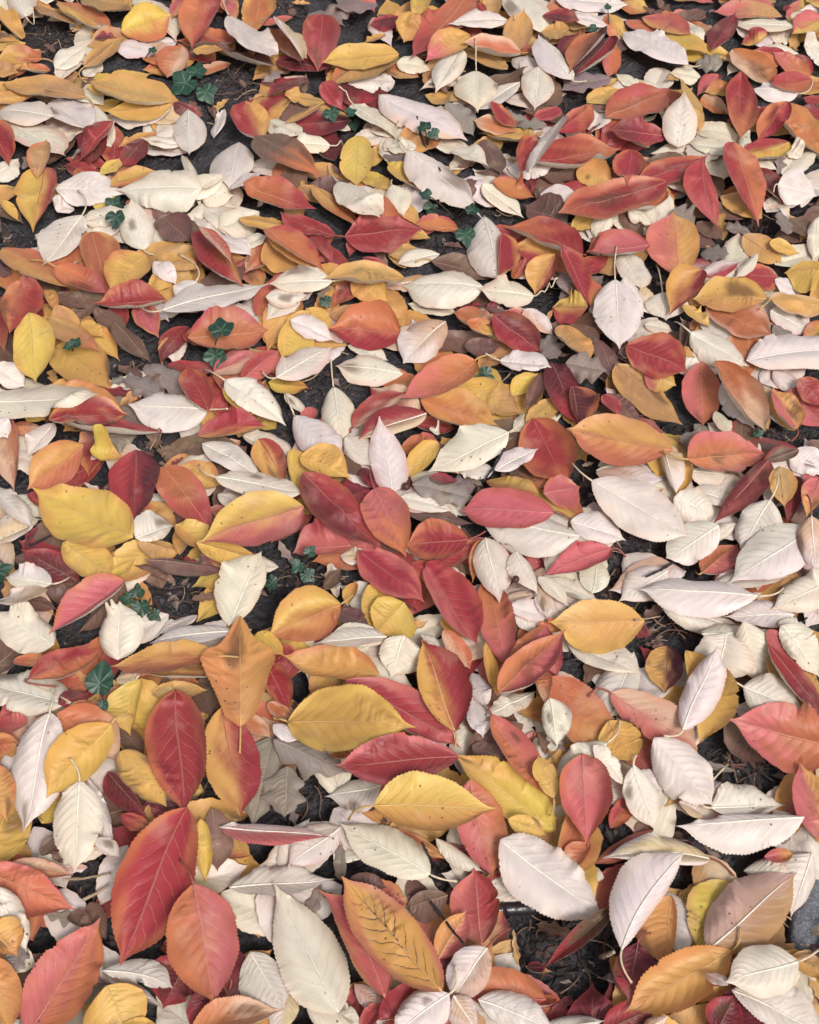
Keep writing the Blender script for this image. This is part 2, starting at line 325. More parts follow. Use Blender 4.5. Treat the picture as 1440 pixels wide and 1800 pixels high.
def stone_material():
    m, n, l = mat('grey_stone'); out = N(n, 'ShaderNodeOutputMaterial'); p = N(n, 'ShaderNodeBsdfPrincipled', i_Roughness=.6)
    geo = N(n, 'ShaderNodeNewGeometry')
    a = N(n, 'ShaderNodeTexNoise', i_Scale=40., i_Detail=8., i_Roughness=.7); b = N(n, 'ShaderNodeTexNoise', i_Scale=500., i_Detail=4.)
    for x in (a, b): l.new(geo.outputs['Position'], x.inputs['Vector'])
    cr = N(n, 'ShaderNodeValToRGB'); l.new(a.outputs['Fac'], cr.inputs[0])
    e = cr.color_ramp.elements; e[0].position = .3; e[0].color = (.07, .075, .085, 1); e[1].position = .7; e[1].color = (.24, .25, .275, 1)
    c = mixc(n, l, ramp(n, l, b.outputs['Fac'], .5, .65, 0, .5), cr.outputs[0], (.36, .37, .42, 1))
    bm = N(n, 'ShaderNodeBump', i_Strength=1.0, i_Distance=.006); l.new(a.outputs['Fac'], bm.inputs['Height'])
    l.new(c, p.inputs['Base Color']); l.new(bm.outputs[0], p.inputs['Normal']); l.new(p.outputs[0], out.inputs[0])
    return m
def ivy_material():
    m, n, l = mat('ivy_leaf'); out = N(n, 'ShaderNodeOutputMaterial'); p = N(n, 'ShaderNodeBsdfPrincipled', i_Roughness=.42)
    p.inputs['Specular IOR Level'].default_value = .5
    a = N(n, 'ShaderNodeAttribute', attribute_name='pigment'); geo = N(n, 'ShaderNodeNewGeometry')
    uv = N(n, 'ShaderNodeUVMap', uv_map='UVMap'); sep = N(n, 'ShaderNodeSeparateXYZ'); l.new(uv.outputs[0], sep.inputs[0])
    # palmate veins: rays from the stalk, in the leaf's own polar coordinates (u = angle, v = radius)
    fr = math_node(n, l, 'ABSOLUTE', math_node(n, l, 'SUBTRACT', math_node(n, l, 'FRACT', math_node(n, l, 'MULTIPLY_ADD', sep.outputs[0], 5., .5)), .5))
    wdt = math_node(n, l, 'MULTIPLY', fr, math_node(n, l, 'MULTIPLY_ADD', sep.outputs[1], 1.0, .08))
    ray = math_node(n, l, 'MULTIPLY', ramp(n, l, wdt, .05, .01), ramp(n, l, sep.outputs[1], 1.0, .55))
    t = N(n, 'ShaderNodeTexNoise', i_Scale=260., i_Detail=4.); l.new(geo.outputs['Position'], t.inputs['Vector'])
    c = mixc(n, l, ramp(n, l, t.outputs['Fac'], .35, .7, 0., .55), a.outputs['Color'], (.035, .085, .05, 1))
    c = mixc(n, l, math_node(n, l, 'MULTIPLY', ray, .6), c, (.16, .26, .17, 1))
    b = N(n, 'ShaderNodeBump', i_Strength=.5, i_Distance=.0005); l.new(math_node(n, l, 'ADD', t.outputs['Fac'], math_node(n, l, 'MULTIPLY', ray, -.6)), b.inputs['Height'])
    l.new(c, p.inputs['Base Color']); l.new(b.outputs[0], p.inputs['Normal']); l.new(p.outputs[0], out.inputs[0])
    return m
M_LEAF, M_STALK, M_SOIL = leaf_material(), attr_material('leaf_stalk', .5), soil_material()
M_CRUMB, M_TWIG = attr_material('bark_crumb', .75, 500., .0008, .25), attr_material('twig_bark', .6, 400., .0008)
M_STONE, M_IVY, M_BERRY = stone_material(), ivy_material(), attr_material('berry_skin', .4, 200.)
M_STICK = attr_material('wet_stick', .22, 220., .0012, .6)

# ---------------------------------------------------------------- mesh helpers
def make_mesh(name, V, F, material, pig=None, rev=None, pale=None, uvs=None, smooth=True):
    """V (n,3), F (m,4 or 3) arrays -> mesh with its point attributes"""
    V = np.asarray(V, np.float32); F = np.asarray(F, np.int32); k = F.shape[1]
    me = bpy.data.meshes.new(name)
    me.vertices.add(len(V)); me.vertices.foreach_set('co', V.ravel())
    me.loops.add(F.size); me.loops.foreach_set('vertex_index', F.ravel())
    me.polygons.add(len(F)); me.polygons.foreach_set('loop_start', np.arange(0, F.size, k, dtype=np.int32))
    me.polygons.foreach_set('use_smooth', np.full(len(F), smooth))
    me.update(calc_edges=True)
    for nm, c in (('pigment', pig), ('reverse', rev)):
        if c is None: continue
        c = np.broadcast_to(np.asarray(c, np.float32), (len(V), 3))
        at_ = me.attributes.new(nm, 'FLOAT_COLOR', 'POINT'); at_.data.foreach_set('color', np.c_[c, np.ones(len(V))].astype(np.float32).ravel())
    if pale is not None:
        at_ = me.attributes.new('pale', 'FLOAT', 'POINT'); at_.data.foreach_set('value', np.broadcast_to(np.asarray(pale, np.float32), (len(V),)).copy())
    if uvs is not None:
        ul = me.uv_layers.new(name='UVMap'); ul.data.foreach_set('uv', np.asarray(uvs, np.float32)[F.ravel()].ravel())
    me.materials.append(material)
    return me
def link(name, me, parent=None, loc=None):
    o = bpy.data.objects.new(name, me); scene.collection.objects.link(o)
    if parent is not None: o.parent = parent
    if loc is not None: o.location = loc
    return o
def thing(name, label, cat, loc, group=None):
    o = bpy.data.objects.new(name, None); scene.collection.objects.link(o); o.location = loc; o.empty_display_size = .01
    o['label'] = label; o['category'] = cat
    if group: o['group'] = group
    return o
def grid_faces(nu, nv):
    i, j = np.meshgrid(np.arange(nu - 1), np.arange(nv - 1), indexing='ij'); a = (i * nv + j).ravel()
    return np.stack([a, a + 1, a + nv + 1, a + nv], 1)
def blade_faces(nu, nh):
    i, j = np.meshgrid(np.arange(nu - 1), np.r_[np.arange(nh), np.arange(nh + 1, 2 * nh + 1)], indexing='ij'); nv = 2 * nh + 2; a = (i * nv + j).ravel()
    return np.stack([a, a + 1, a + nv + 1, a + nv], 1)
def tube(pts, radii, sides=6):
    pts = np.asarray(pts, float); n = len(pts); V = []
    tan = np.gradient(pts, axis=0)
    for i in range(n):
        t = unit(tan[i]); a = unit(np.cross(t, [.3, .2, 1.0])); b = np.cross(t, a)
        for q in range(sides):
            w = 2 * math.pi * q / sides; V.append(pts[i] + radii[i] * (math.cos(w) * a + math.sin(w) * b))
    F = [[i * sides + q, i * sides + (q + 1) % sides, (i + 1) * sides + (q + 1) % sides, (i + 1) * sides + q] for i in range(n - 1) for q in range(sides)]
    V += [pts[0], pts[-1]]; a, b = n * sides, n * sides + 1
    for q in range(sides):
        F.append([a, (q + 1) % sides, q, q]); F.append([b, (n - 1) * sides + q, (n - 1) * sides + (q + 1) % sides, (n - 1) * sides + (q + 1) % sides])
    F = np.array(F); return np.array(V), F
def tube_mesh(name, pts, radii, material, col, origin, sides=6):
    V, F = tube(pts, radii, sides); ns = len(pts) * sides
    quads = F[:-2 * sides]; caps = F[-2 * sides:, :3]
    tris = np.concatenate([quads[:, [0, 1, 2]], quads[:, [0, 2, 3]], caps])
    return make_mesh(name, V - np.asarray(origin), tris, material, pig=col)

# ---------------------------------------------------------------- the ground
def ground():
    def axis(lo, hi, step):
        a = list(np.arange(lo, hi, step)); out = a; s = step
        while out[-1] < 60: s *= 1.35; out.append(out[-1] + s)
        s = step
        while out[0] > -60: s *= 1.35; out.insert(0, out[0] - s)
        return np.array(out)
    xs, ys = axis(-.95, .95, .006), axis(-.3, 1.6, .006)
    X, Y = np.meshgrid(xs, ys, indexing='ij')
    rg = np.random.RandomState(2); Z = soil_height(X, Y) * np.exp(-np.maximum(np.hypot(X, Y - .6) - 1.2, 0))
    inner = (np.abs(X) < 1) & (np.abs(Y - .65) < 1)
    Z = Z + np.where(inner, rg.uniform(-.0022, .0022, Z.shape), 0)
    V = np.stack([X, Y, Z], -1).reshape(-1, 3)
    o = link('ground', make_mesh('ground', V, grid_faces(len(xs), len(ys))[:, ::-1], M_SOIL))
    o['kind'] = 'structure'
ground()
def crumbs():
    """chips of bark, leaf crumbs and clods on the bare soil"""
    rg = np.random.RandomState(8); V, F, C = [], [], []
    base = np.array([[1, 0, 0], [0, 1, 0], [-1, 0, 0], [0, -1, 0], [0, 0, 1], [0, 0, -1]], float)
    tri = np.array([[0, 1, 4], [1, 2, 4], [2, 3, 4], [3, 0, 4], [1, 0, 5], [2, 1, 5], [3, 2, 5], [0, 3, 5]])
    area = np.array([g[2] * g[3] for g in GAPS]); pr = area / area.sum()
    for i in range(9000):
        if i < 7500:
            g = GAPS[rg.choice(len(GAPS), p=pr)]; a = rg.uniform(0, 6.283); q = math.sqrt(rg.rand()) * 1.35
            x, y = g[0] + g[2] * q * math.cos(a), g[1] + g[3] * q * math.sin(a)
        else:
            y = rg.uniform(YR[0] - .05, YR[1] + .1); h = frame_halfwidth(y) + .05; x = rg.uniform(-h, h)
        s = .0012 + .0042 * rg.rand() ** 2.2
        p = (base + rg.uniform(-.35, .35, (6, 3))) * s * np.array([rg.uniform(.7, 1.8), rg.uniform(.5, 1.0), rg.uniform(.12, .6)])
        ca, sa = math.cos(rg.uniform(0, 6.3)), math.sin(rg.uniform(0, 6.3)); nn = math.hypot(ca, sa); ca, sa = ca / nn, sa / nn
        tl = rg.uniform(-.6, .6); p = p @ np.array([[1, 0, 0], [0, math.cos(tl), math.sin(tl)], [0, -math.sin(tl), math.cos(tl)]])
        p = p @ np.array([[ca, sa, 0], [-sa, ca, 0], [0, 0, 1]])
        z = float(soil_height(np.array(x), np.array(y))) + s * .3
        V.append(p + [x, y, z]); F.append(tri + 6 * i)
        k = rg.rand()
        c = s2l((58, 53, 56)) * rg.uniform(.5, 1.5) if k < .72 else (s2l((84, 68, 62)) * rg.uniform(.6, 1.2) if k < .95 else s2l((138, 120, 112)))
        C.append(np.tile(c, (6, 1)))
    o = link('bark_crumbs', make_mesh('bark_crumbs', np.concatenate(V), np.concatenate(F), M_CRUMB, pig=np.concatenate(C), smooth=False))
    o['kind'] = 'stuff'; o['label'] = 'dark crumbs of bark and leaf mould on the bare soil'
crumbs()
def debris():
    """loose stalks, needles and rootlets lying on the soil"""
    rg = np.random.RandomState(17); V, F, C = [], [], []; n0 = 0
    area = np.array([g[2] * g[3] for g in GAPS]); pr = area / area.sum()
    for i in range(330):
        g = GAPS[rg.choice(len(GAPS), p=pr)]; a = rg.uniform(0, 6.283); q = math.sqrt(rg.rand())
        x, y = g[0] + g[2] * q * math.cos(a), g[1] + g[3] * q * math.sin(a)
        L, h = rg.uniform(.008, .034), rg.uniform(0, 6.283); k = np.linspace(-.5, .5, 7); b = rg.uniform(-.25, .25)
        px = x + L * (k * math.cos(h) - b * (k * k) * 4 * math.sin(h)); py = y + L * (k * math.sin(h) + b * (k * k) * 4 * math.cos(h))
        pz = soil_height(px, py) + .003 + rg.uniform(0, .006) + k * L * rg.uniform(-.35, .35)
        v, f = tube(np.stack([px, py, pz], 1), np.full(7, rg.uniform(.0003, .0008)), 5)
        f = f[:-10]; V.append(v); F.append(f + n0); n0 += len(v)
        c = (s2l((70, 60, 58)), s2l((120, 96, 80)), s2l((176, 152, 126)), s2l((110, 66, 60)))[rg.choice(4, p=[.4, .3, .18, .12])]
        C.append(np.tile(c * rg.uniform(.7, 1.2), (len(v), 1)))
    o = link('stalk_debris', make_mesh('stalk_debris', np.concatenate(V), np.concatenate(F), M_TWIG, pig=np.concatenate(C)))
    o['kind'] = 'stuff'; o['label'] = 'loose stalks and rootlets scattered over the bare soil'
debris()

# ---------------------------------------------------------------- leaf builder
def leaf_arrays(r, P, t, V):
    rg = np.random.RandomState(r['seed'] + 1)
    pg = pigment(r['col'], t, V, rg).reshape(-1, 3)
    pale = 1.0 if r['col'][0] in PALE else 0.0
    rv = PAL['O'] * .9 if pale else PAL['W'] * rg.uniform(.75, .95)
    nh = len(V) // 2                                    # the midrib is a crease: each half has its own column there
    cols = np.r_[np.arange(nh + 1), np.arange(nh, 2 * nh + 1)]
    P = P[:, cols]; pg = pg.reshape(len(t), len(V), 3)[:, cols].reshape(-1, 3); V = V[cols]
    tt, vv = np.meshgrid(t, V, indexing='ij')
    if r.get('form') == 'v': pale = 2.0                 # blackened veins
    return P.reshape(-1, 3), pg, np.tile(rv, (len(pg), 1)), np.full(len(pg), pale), np.stack([tt.ravel(), vv.ravel() * .5 + .5], 1)
def stalk_points(r, H, P, nh):
    """from the blade's foot to the free end, resting on what lies below"""
    a = P[0, nh]; e = np.array(r['st']); L = np.linalg.norm(e - a); rg = np.random.RandomState(r['seed'] + 2)
    d0 = unit(P[0, nh] - P[min(4, len(P) - 1), nh]); c = a + d0 * L * .45 + np.array([0, 0, .002])
    k = np.linspace(0, 1, 12)[:, None]
    q = (1 - k) ** 2 * a + 2 * k * (1 - k) * c + k * k * e
    iy, ix = hidx(q[:, 0], q[:, 1]); fl = H[iy, ix] + .0012
    q[1:, 2] = np.maximum(q[1:, 2], fl[1:])
    z = q[:, 2].copy()
    for _ in range(3): z[1:-1] = np.maximum(z[1:-1], (z[:-2] + z[2:]) / 2 * .5 + z[1:-1] * .5)
    q[:, 2] = z
    return q
TABLE = """-1025 3087 31 -892 2973 38 43 -35 46 25 0 5994 T
-765 3129 29 -626 2928 29 69 -15 54 40 0 9160 W
-846 2763 26 -809 2836 20 24 0 22 -5 0 7161 W
-671 2865 30 -792 2879 40 34 -20 36 -5 0 1447 P
-1094 2795 25 -1015 2770 32 23 15 30 0 0 1498 T
-949 2820 8 -1014 2784 37 25 0 23 15 0 4019 O
-715 2681 42 -827 2690 50 32 0 26 5 0 6557 Y
-1043 2599 21 -832 2413 39 70 -20 50 10 0 7713 W ; large cream leaf at the left edge with pointed tip over soil
-790 2602 51 -765 2448 56 35 -10 30 -50 0 7188 W
-631 2523 30 -712 2452 44 32 5 28 -5 0 5838 O
-650 2479 43 -707 2389 26 36 0 25 20 0 1024 D
-599 2641 33 -529 2624 3 20 -5 37 -10 0 2232 D
-474 2652 7 -493 2542 2 23 35 28 -45 0 545 P
-520 3162 24 -473 3032 18 24 20 32 25 0 8060 K
-511 2895 25 -341 2747 71 49 -25 48 25 0 6655 B
-570 2871 36 -487 2825 66 25 0 29 5 0 8011 A
-352 2840 21 -203 2785 32 34 0 46 10 0 1445 D
-267 2750 32 -360 2644 54 37 20 32 -5 0 754 D
-147 2567 35 -305 2540 41 48 0 39 10 0 1768 D ; dark maroon leaf in shadow behind the tiny ivy near top centre
-27 3018 36 -108 3001 28 37 -20 21 -5 0 8374 D
-88 3089 30 -209 3064 38 31 0 36 -15 0 4721 G
-280 3063 17 -175 2998 25 36 -5 33 10 0 7328 G
269 3157 22 364 2942 37 71 -15 54 5 0 2492 W ; large cream leaf cut by the top edge behind the khaki pointed leaf
433 3007 47 542 2985 33 31 -5 26 0 0 4464 P
235 3162 36 216 3001 25 36 35 29 15 0 1019 T
211 3047 41 151 3055 23 24 0 25 10 0 9394 R
187 2496 31 219 2354 33 31 -5 35 25 0 3329 B
1035 2955 50 875 2978 42 40 5 49 -15 0 8675 W ; dry curled whitish leaf at the top right, beneath the pink and tan leaf
810 2790 15 739 2698 12 31 15 24 10 0 2524 K
584 2710 32 539 2776 28 20 0 26 -5 0 5035 W
822 2812 32 748 2824 15 23 -25 35 10 0 4891 G
-1015 2372 11 -960 2444 11 30 5 40 -35 0 5784 W ; smooth white leaf at the left edge under the red leaf with orange rim
-984 2262 16 -909 2222 2 23 20 23 15 0 8073 B
-808 2402 18 -716 2309 45 31 0 35 15 0 489 R
-656 2207 48 -754 2172 45 24 -20 34 0 0 7309 W
-797 2266 2 -846 2272 8 22 5 25 -10 0 8106 P
-688 1905 25 -612 1852 21 21 20 27 10 0 9278 B
-568 2066 35 -468 2015 48 29 10 31 5 0 5813 T
-402 1960 34 -539 1904 26 36 -5 37 -10 0 32 W
-496 2254 27 -551 2468 12 40 65 31 -50 0 2389 W
-777 1943 41 -704 1907 33 21 0 27 15 0 1782 B
-568 2192 42 -501 2115 38 37 20 39 -5 0 6157 B ; matted grey brown dead leaf right of the small white tucked leaf
-492 2283 45 -415 2280 34 44 15 42 -30 0 6207 W ; cream leaf with a small brown blemish, right of the big clean white leaf
-353 2236 23 -443 2169 29 50 -25 40 10 0 728 W ; pale ivory leaf crossed by a thin stalk, left of the amber strip
-264 2317 31 -199 2261 22 23 20 28 0 0 2282 T
-48 2093 20 25 2116 19 21 15 28 -5 0 8668 T
318 2281 32 545 2272 54 51 -5 61 15 0 2955 R
665 2371 40 700 2279 30 25 5 30 10 0 7240 B
652 2269 34 716 2221 21 25 10 31 -5 0 9720 B
670 2203 19 727 2152 14 24 10 28 0 0 9437 B
-696 1859 20 -619 1776 4 27 20 28 25 0 3015 Y ; crumpled pale yellow leaf scrap beside the pink and yellow leaf
-740 1204 26 -787 1252 32 20 30 17 30 0 5882 B
108 1254 38 -4 1309 31 43 -5 33 20 0 1694 R
17 1087 23 77 905 19 14 -50 27 65 0 7089 R
-460 506 35 -356 449 23 19 -50 24 65 0 8469 P
-1033 2988 57 -1136 3244 23 50 -45 56 -25 0 1058 W -1023 3031 -3 ; cream leaf at the top left corner, its stalk lying over bare soil
-1040 2925 31 -1156 3095 50 45 50 39 -40 0 2451 A ; ochre leaf cut by the left edge beneath the cream corner leaf
-974 2852 18 -1097 2848 23 37 5 39 30 0 6580 O -938 2838 13 ; flat orange leaf at the left edge beside the dark soil patch
-810 2949 37 -982 3114 29 57 20 51 -10 0 3858 O ; plain orange leaf whose rounded end overhangs the dark soil top left
-904 3137 20 -743 3006 61 52 10 63 20 0 9376 T ; ochre brown leaf cut by the top edge above the yellow and orange leaf
-611 3131 40 -648 3011 36 37 15 28 0 0 4355 K
-929 2799 25 -855 2891 32 38 5 35 -10 0 2682 W ; small round cream leaf behind the folded taupe leaf
-607 2895 29 -634 2771 11 41 15 44 25 0 4956 O ; rusty orange round leaf just above the three leaved ivy
-1062 2645 44 -954 2669 37 27 5 35 5 0 5325 A ; narrow ochre yellow leaf under the long tan leaf at left edge
-914 2664 22 -776 2474 68 59 -10 46 15 0 4672 P ; ragged pinkish white leaf with a hole, below the long tan leaf
-882 2548 58 -1045 2602 42 46 -10 49 -5 0 3114 S ; greyish pink leaf at the left edge over a cream leaf
-604 2607 39 -754 2590 23 44 -20 46 -5 0 5854 P ; pinkish white leaf under the amber leaf, left of the ivy
-565 2476 28 -661 2482 40 21 0 28 -10 0 9237 W
-559 2613 34 -535 2423 31 47 -25 43 -20 0 9585 S ; mottled pink tan leaf standing below the three leaved ivy
-420 3152 25 -421 2957 22 58 5 45 15 0 7981 O ; plain orange leaf at the top edge, tip pointing down
-347 2975 25 -285 2804 49 40 -40 60 15 0 4576 O ; brownish orange leaf left of the crimson heart shaped leaf
-238 3036 32 -239 2767 41 59 20 53 25 0 6771 R ; crimson heart shaped leaf folded down its midrib near the top
-38 2755 15 -163 2709 42 34 -10 42 -5 0 2059 P
-176 2714 38 -119 2624 29 25 15 30 5 0 3320 D
-214 2642 32 -315 2651 44 29 5 26 -5 0 4471 T
-365 2584 23 -260 2481 47 34 -20 36 -5 0 9254 W
-195 2475 28 -293 2452 55 29 -20 38 5 0 6933 W -165 2513 -2 ; cream leaf with stalk pointing right, below the dark maroon leaf
-427 2519 5 -425 2285 52 49 -10 66 -20 0 926 P ; smooth pinkish white leaf half under the half crimson half ochre leaf
17 2444 47 -57 2462 33 25 -5 25 0 0 3683 W
35 3209 15 8 2969 47 53 35 39 65 0 6657 Y
276 2870 22 311 3020 58 43 20 41 20 0 9338 T ; khaki pointed leaf, tip up, right of the folded ochre orange leaf
-34 2817 29 57 2811 14 34 10 29 -20 0 6946 W
335 2771 50 316 2617 20 48 -15 41 -5 0 5960 S ; stained white leaf below the folded greyish pink leaf
539 2897 34 517 2764 21 30 5 26 40 0 6469 O
361 3013 43 459 2979 49 33 15 27 10 0 6911 D
404 3095 40 604 3102 17 63 5 52 -5 0 5845 P ; large white leaf cut by the top edge with tiny ivy in front
427 2939 52 352 2952 35 30 -15 25 15 0 1342 T
525 2759 26 387 2692 39 38 0 51 -5 0 3108 G ; withered grey brown leaf below the plum purple leaf
91 2627 43 161 2529 23 41 0 32 -20 0 7513 G ; grey crinkled dead leaf above the large pinkish white leaf
310 2495 42 170 2546 13 44 10 35 -10 0 1426 A
535 2709 27 442 2598 59 46 5 31 -5 0 1823 A
384 2623 28 307 2562 39 29 5 24 5 0 1906 R
341 2540 41 267 2547 31 21 -10 26 -5 0 3994 G
104 2460 26 192 2374 51 41 0 27 20 0 276 W
591 3028 22 679 2957 27 29 -10 33 5 0 1339 O
1012 3016 40 827 3043 30 41 20 50 25 0 6845 T>K ; pink and tan leaf cut by the top edge at top right
953 2922 47 888 2913 20 26 0 25 15 0 2515 A|R
757 2694 20 812 2614 12 20 5 33 0 0 7371 O
712 2711 35 714 2494 54 39 -30 56 50 0 3889 T
955 2638 35 1010 2413 34 47 15 68 15 0 7436 O ; large orange veined leaf cut by the right edge, upper right
921 2465 27 958 2431 25 27 -10 23 0 0 9845 W
760 2769 19 676 2777 32 27 -25 34 10 0 1565 W
-959 2268 30 -917 2215 8 16 -10 19 40 0 7935 A
-843 2310 32 -670 2291 38 57 5 48 -20 0 6159 P ; long pinkish cream leaf beneath the big white pointed leaf at left
-736 2341 45 -703 2416 33 19 5 25 10 0 4013 Y
-536 2027 49 -579 1946 26 33 0 21 5 0 3842 A
-797 1960 34 -762 1875 50 19 35 19 50 0 1812 A
-762 1889 59 -707 1815 26 25 5 27 10 0 9424 T
-570 2035 51 -514 1969 46 24 -10 21 0 0 9951 P
-470 1973 50 -503 1913 46 48 -25 31 5 0 4668 S -520 2064 46 ; pale mottled leaf with curved stalk, left centre
-443 2325 58 -529 2258 51 32 -25 36 5 0 2860 W
-320 2147 36 -367 2006 35 49 10 27 -5 0 7752 O
-326 2096 54 -222 2015 49 32 -40 55 -10 0 5452 O ; dull orange brown leaf under the folded orange red leaf
-377 2105 30 -325 2135 38 28 0 23 10 0 6002 W
-105 2082 21 -40 2035 15 20 -5 24 20 0 6654 R
-113 1998 32 -170 1911 34 33 10 25 0 0 1846 R
64 2189 13 5 2203 21 29 0 22 -5 0 5691 K
-223 1900 38 -165 1848 22 23 15 25 10 0 7550 A
-264 1834 36 -214 1884 48 21 10 24 5 0 2529 A
406 2376 36 310 2351 37 38 -10 29 10 0 1591 B ; coppery brown leaf under the large glossy red leaf
236 2384 30 343 2364 54 37 0 36 -30 0 4665 P
309 2280 38 394 2254 55 29 10 34 -20 0 4022 P
365 2180 33 273 2265 13 37 0 43 25 0 5135 B ; purplish brown dead leaf under the long dark red leaf tip
476 2209 40 411 2138 24 24 -25 30 -10 0 9526 P
332 2061 33 380 1989 38 20 20 29 10 0 6868 O
104 1908 24 181 1829 43 34 15 33 15 0 7090 O
-21 2270 25 19 2190 23 18 10 26 10 0 8576 A
844 2388 29 880 2259 34 32 15 34 10 0 7635 D
889 2212 25 928 2132 37 25 5 31 5 0 307 B
-878 1785 38 -800 1688 36 20 50 28 50 0 4422 B
-704 1858 41 -655 1825 28 19 -5 23 20 0 5404 Y
-486 1832 27 -425 1791 27 19 5 23 30 0 5391 R
-209 1636 16 -202 1589 13 20 30 19 20 0 541 K
117 1799 28 194 1793 29 24 10 28 0 0 2347 B
404 1821 24 435 1690 24 22 -5 33 30 0 4330 B
599 1868 30 569 1752 39 21 65 27 65 0 5158 B
-728 1244 48 -689 1235 46 18 -20 22 30 0 3284 B
-770 2934 46 -638 2985 63 48 30 59 -20 0 4779 Y|O ; bright yellow leaf with orange lower half, near the top left
-561 3130 47 -576 2869 37 59 25 58 15 0 8854 R|O ; pointed leaf half red half orange, tip down, beside the bright yellow leaf
-849 2792 34 -762 2910 55 35 -5 42 15 0 3121 T -828 2706 48 ; folded taupe leaf leaning over a white leaf and a red edge
-824 2653 41 -1054 2734 19 58 20 52 5 0 7185 T -801 2637 22 ; long tan leaf with pinkish upper edge near the left edge
-597 2611 50 -771 2580 49 49 0 44 5 0 4908 A ; amber leaf tucked under the wide arching ochre leaf
-1040 2546 50 -975 2408 17 45 25 31 40 0 8092 R/O ; red leaf with orange rim cut by the left edge
-724 2508 75 -805 2411 24 32 30 37 10 0 1953 R ; dull red leaf rolled along its midrib into a narrow spout
-496 3040 29 -350 2732 97 66 -30 50 15 0 8716 P -514 3103 36 ; pinkish white leaf with long stalk at top, between red and orange leaves
-353 2973 59 -271 2744 89 59 -45 45 55 0 5620 E ; narrow salmon pink leaf pressed against the crimson heart shaped leaf
-30 2858 27 -211 2700 50 62 10 50 -10 0 9397 T|O ; tan leaf with orange curled edge under the pale orange leaf
-224 2717 41 -169 2616 28 28 25 30 10 0 2104 R ; red pointed leaf end hanging just above two tiny ivy leaves
-224 2616 46 -310 2533 46 35 30 25 -25 0 1591 T ; rolled tan leaf strip over a dark maroon leaf
-371 2495 32 -416 2640 47 57 5 43 10 0 251 R|A ; round leaf half crimson half ochre beside the dark soil
-143 2636 32 -32 2486 48 48 -20 42 25 0 5442 W -179 2669 62 ; slender cream leaf with long stalk, left of a large pinkish white leaf
-130 2515 27 -125 2316 22 44 20 43 10 0 6971 Y ; jagged lemon yellow leaf near top centre, torn upper edge
16 3003 54 -16 2925 20 42 -5 38 25 0 1080 A ; ochre yellow pointed leaf at top centre, tip down
166 3136 44 5 2807 54 64 15 51 -5 0 2976 O>R ; long leaf shading from orange to pink red at the top edge
269 3001 37 101 2971 46 41 0 53 -10 0 3394 P 283 2974 58 ; pale pink leaf near the top, above the folded ochre leaf
256 2797 24 133 2914 17 47 20 43 -15 0 6430 T ; tan curved leaf edge under the folded ochre orange leaf
137 2874 34 66 2681 40 38 0 47 -20 0 1304 W ; upright oval ivory leaf with clear midrib near top centre
283 2715 42 162 2596 35 39 15 50 -15 0 233 S ; beige leaf with brown rim under the pale yellowish cream leaf
532 2902 53 425 2734 43 56 20 38 -35 0 4562 D ; plum purple leaf beside the folded orange and maroon leaf
265 2530 29 159 2563 45 33 -5 30 10 0 8843 O ; rusty orange leaf with a red fold, just above a yellow fringe
369 2527 27 456 2593 69 26 -5 48 0 0 1719 R ; pinkish red leaf edge behind the narrow pale pink leaf
266 2339 55 315 2501 42 36 30 35 35 0 4558 R/O
672 2961 29 791 2839 49 41 -5 50 -5 0 14 Y ; mustard yellow leaf at top right between pink red and white leaves
802 2873 30 888 3028 48 36 10 42 35 0 7012 D ; dark red leaf standing on end near the top right
1133 3018 31 1022 2924 50 43 15 44 20 0 909 Y|K ; leaf at the top right edge, pink above and yellow below
862 2887 25 939 2713 22 48 20 54 15 0 1236 O ; orange leaf at the top right with insect bites along its right edge
1067 2815 2 1013 2864 26 24 10 25 10 0 6091 R
998 2689 27 874 2704 31 38 -25 38 -25 0 6405 P 1046 2744 27 ; white wedge shaped leaf with a curved stalk at the right edge
1107 2829 2 1057 2934 30 29 15 44 5 0 2900 W ; white leaf tip cut by the right edge near the top
791 2437 41 689 2480 34 28 0 34 0 0 6540 W ; white leaf seen edge on, right of the white teardrop leaf
485 2543 61 668 2689 36 54 5 66 10 0 9442 O/R ; broad orange leaf flushed red, left of the white teardrop leaf
827 2693 24 757 2698 26 21 15 33 30 0 4110 O
945 2605 63 859 2492 30 40 15 34 10 0 4651 R|O ; leaf half red half salmon on the right, above the red and yellow leaf
-708 2302 44 -611 2397 19 36 15 38 15 0 8422 O ; rusty orange leaf half hidden under the big white pointed leaf
-730 2149 37 -663 1953 31 54 15 46 40 0 3382 O/A ; orange leaf with yellow left rim left of the yellow centred leaf
-924 2099 34 -721 1937 56 52 -20 58 25 0 6188 O ; flat dull orange leaf near the left edge under the broad pale leaf
-600 1922 28 -541 1838 11 31 25 28 15 0 3127 K/A ; pink and yellow leaf partly under the salmon red leaf, left side
-413 2260 69 -357 2377 35 29 -30 33 25 0 3580 P
-396 2193 40 -254 2175 23 37 -25 39 15 0 1974 A
-218 2138 32 -171 2038 42 21 25 29 45 0 6689 R
-449 2152 24 -357 2067 44 30 -15 30 5 0 5254 P ; pinkish white leaf with dark midrib right of the narrow lilac pink edge
-61 1989 21 59 2012 23 31 -10 30 0 0 5487 E>A -73 1918 32 ; leaf shading from pink to amber with a thin stalk, upper centre
-313 1923 51 -221 1922 52 32 0 29 -30 0 2774 W
-42 2313 39 -12 2204 36 37 -10 33 -20 0 8260 W -42 2338 33 ; small smooth cream leaf right of the ribbed cream leaf
172 2316 33 272 2239 2 38 -5 32 5 0 53 W ; cream leaf with brown upper edge right of the pink ribbed leaf
199 2336 35 296 2292 17 29 20 30 5 0 7547 O/R ; dull orange red leaf above the cream leaf with brown edge
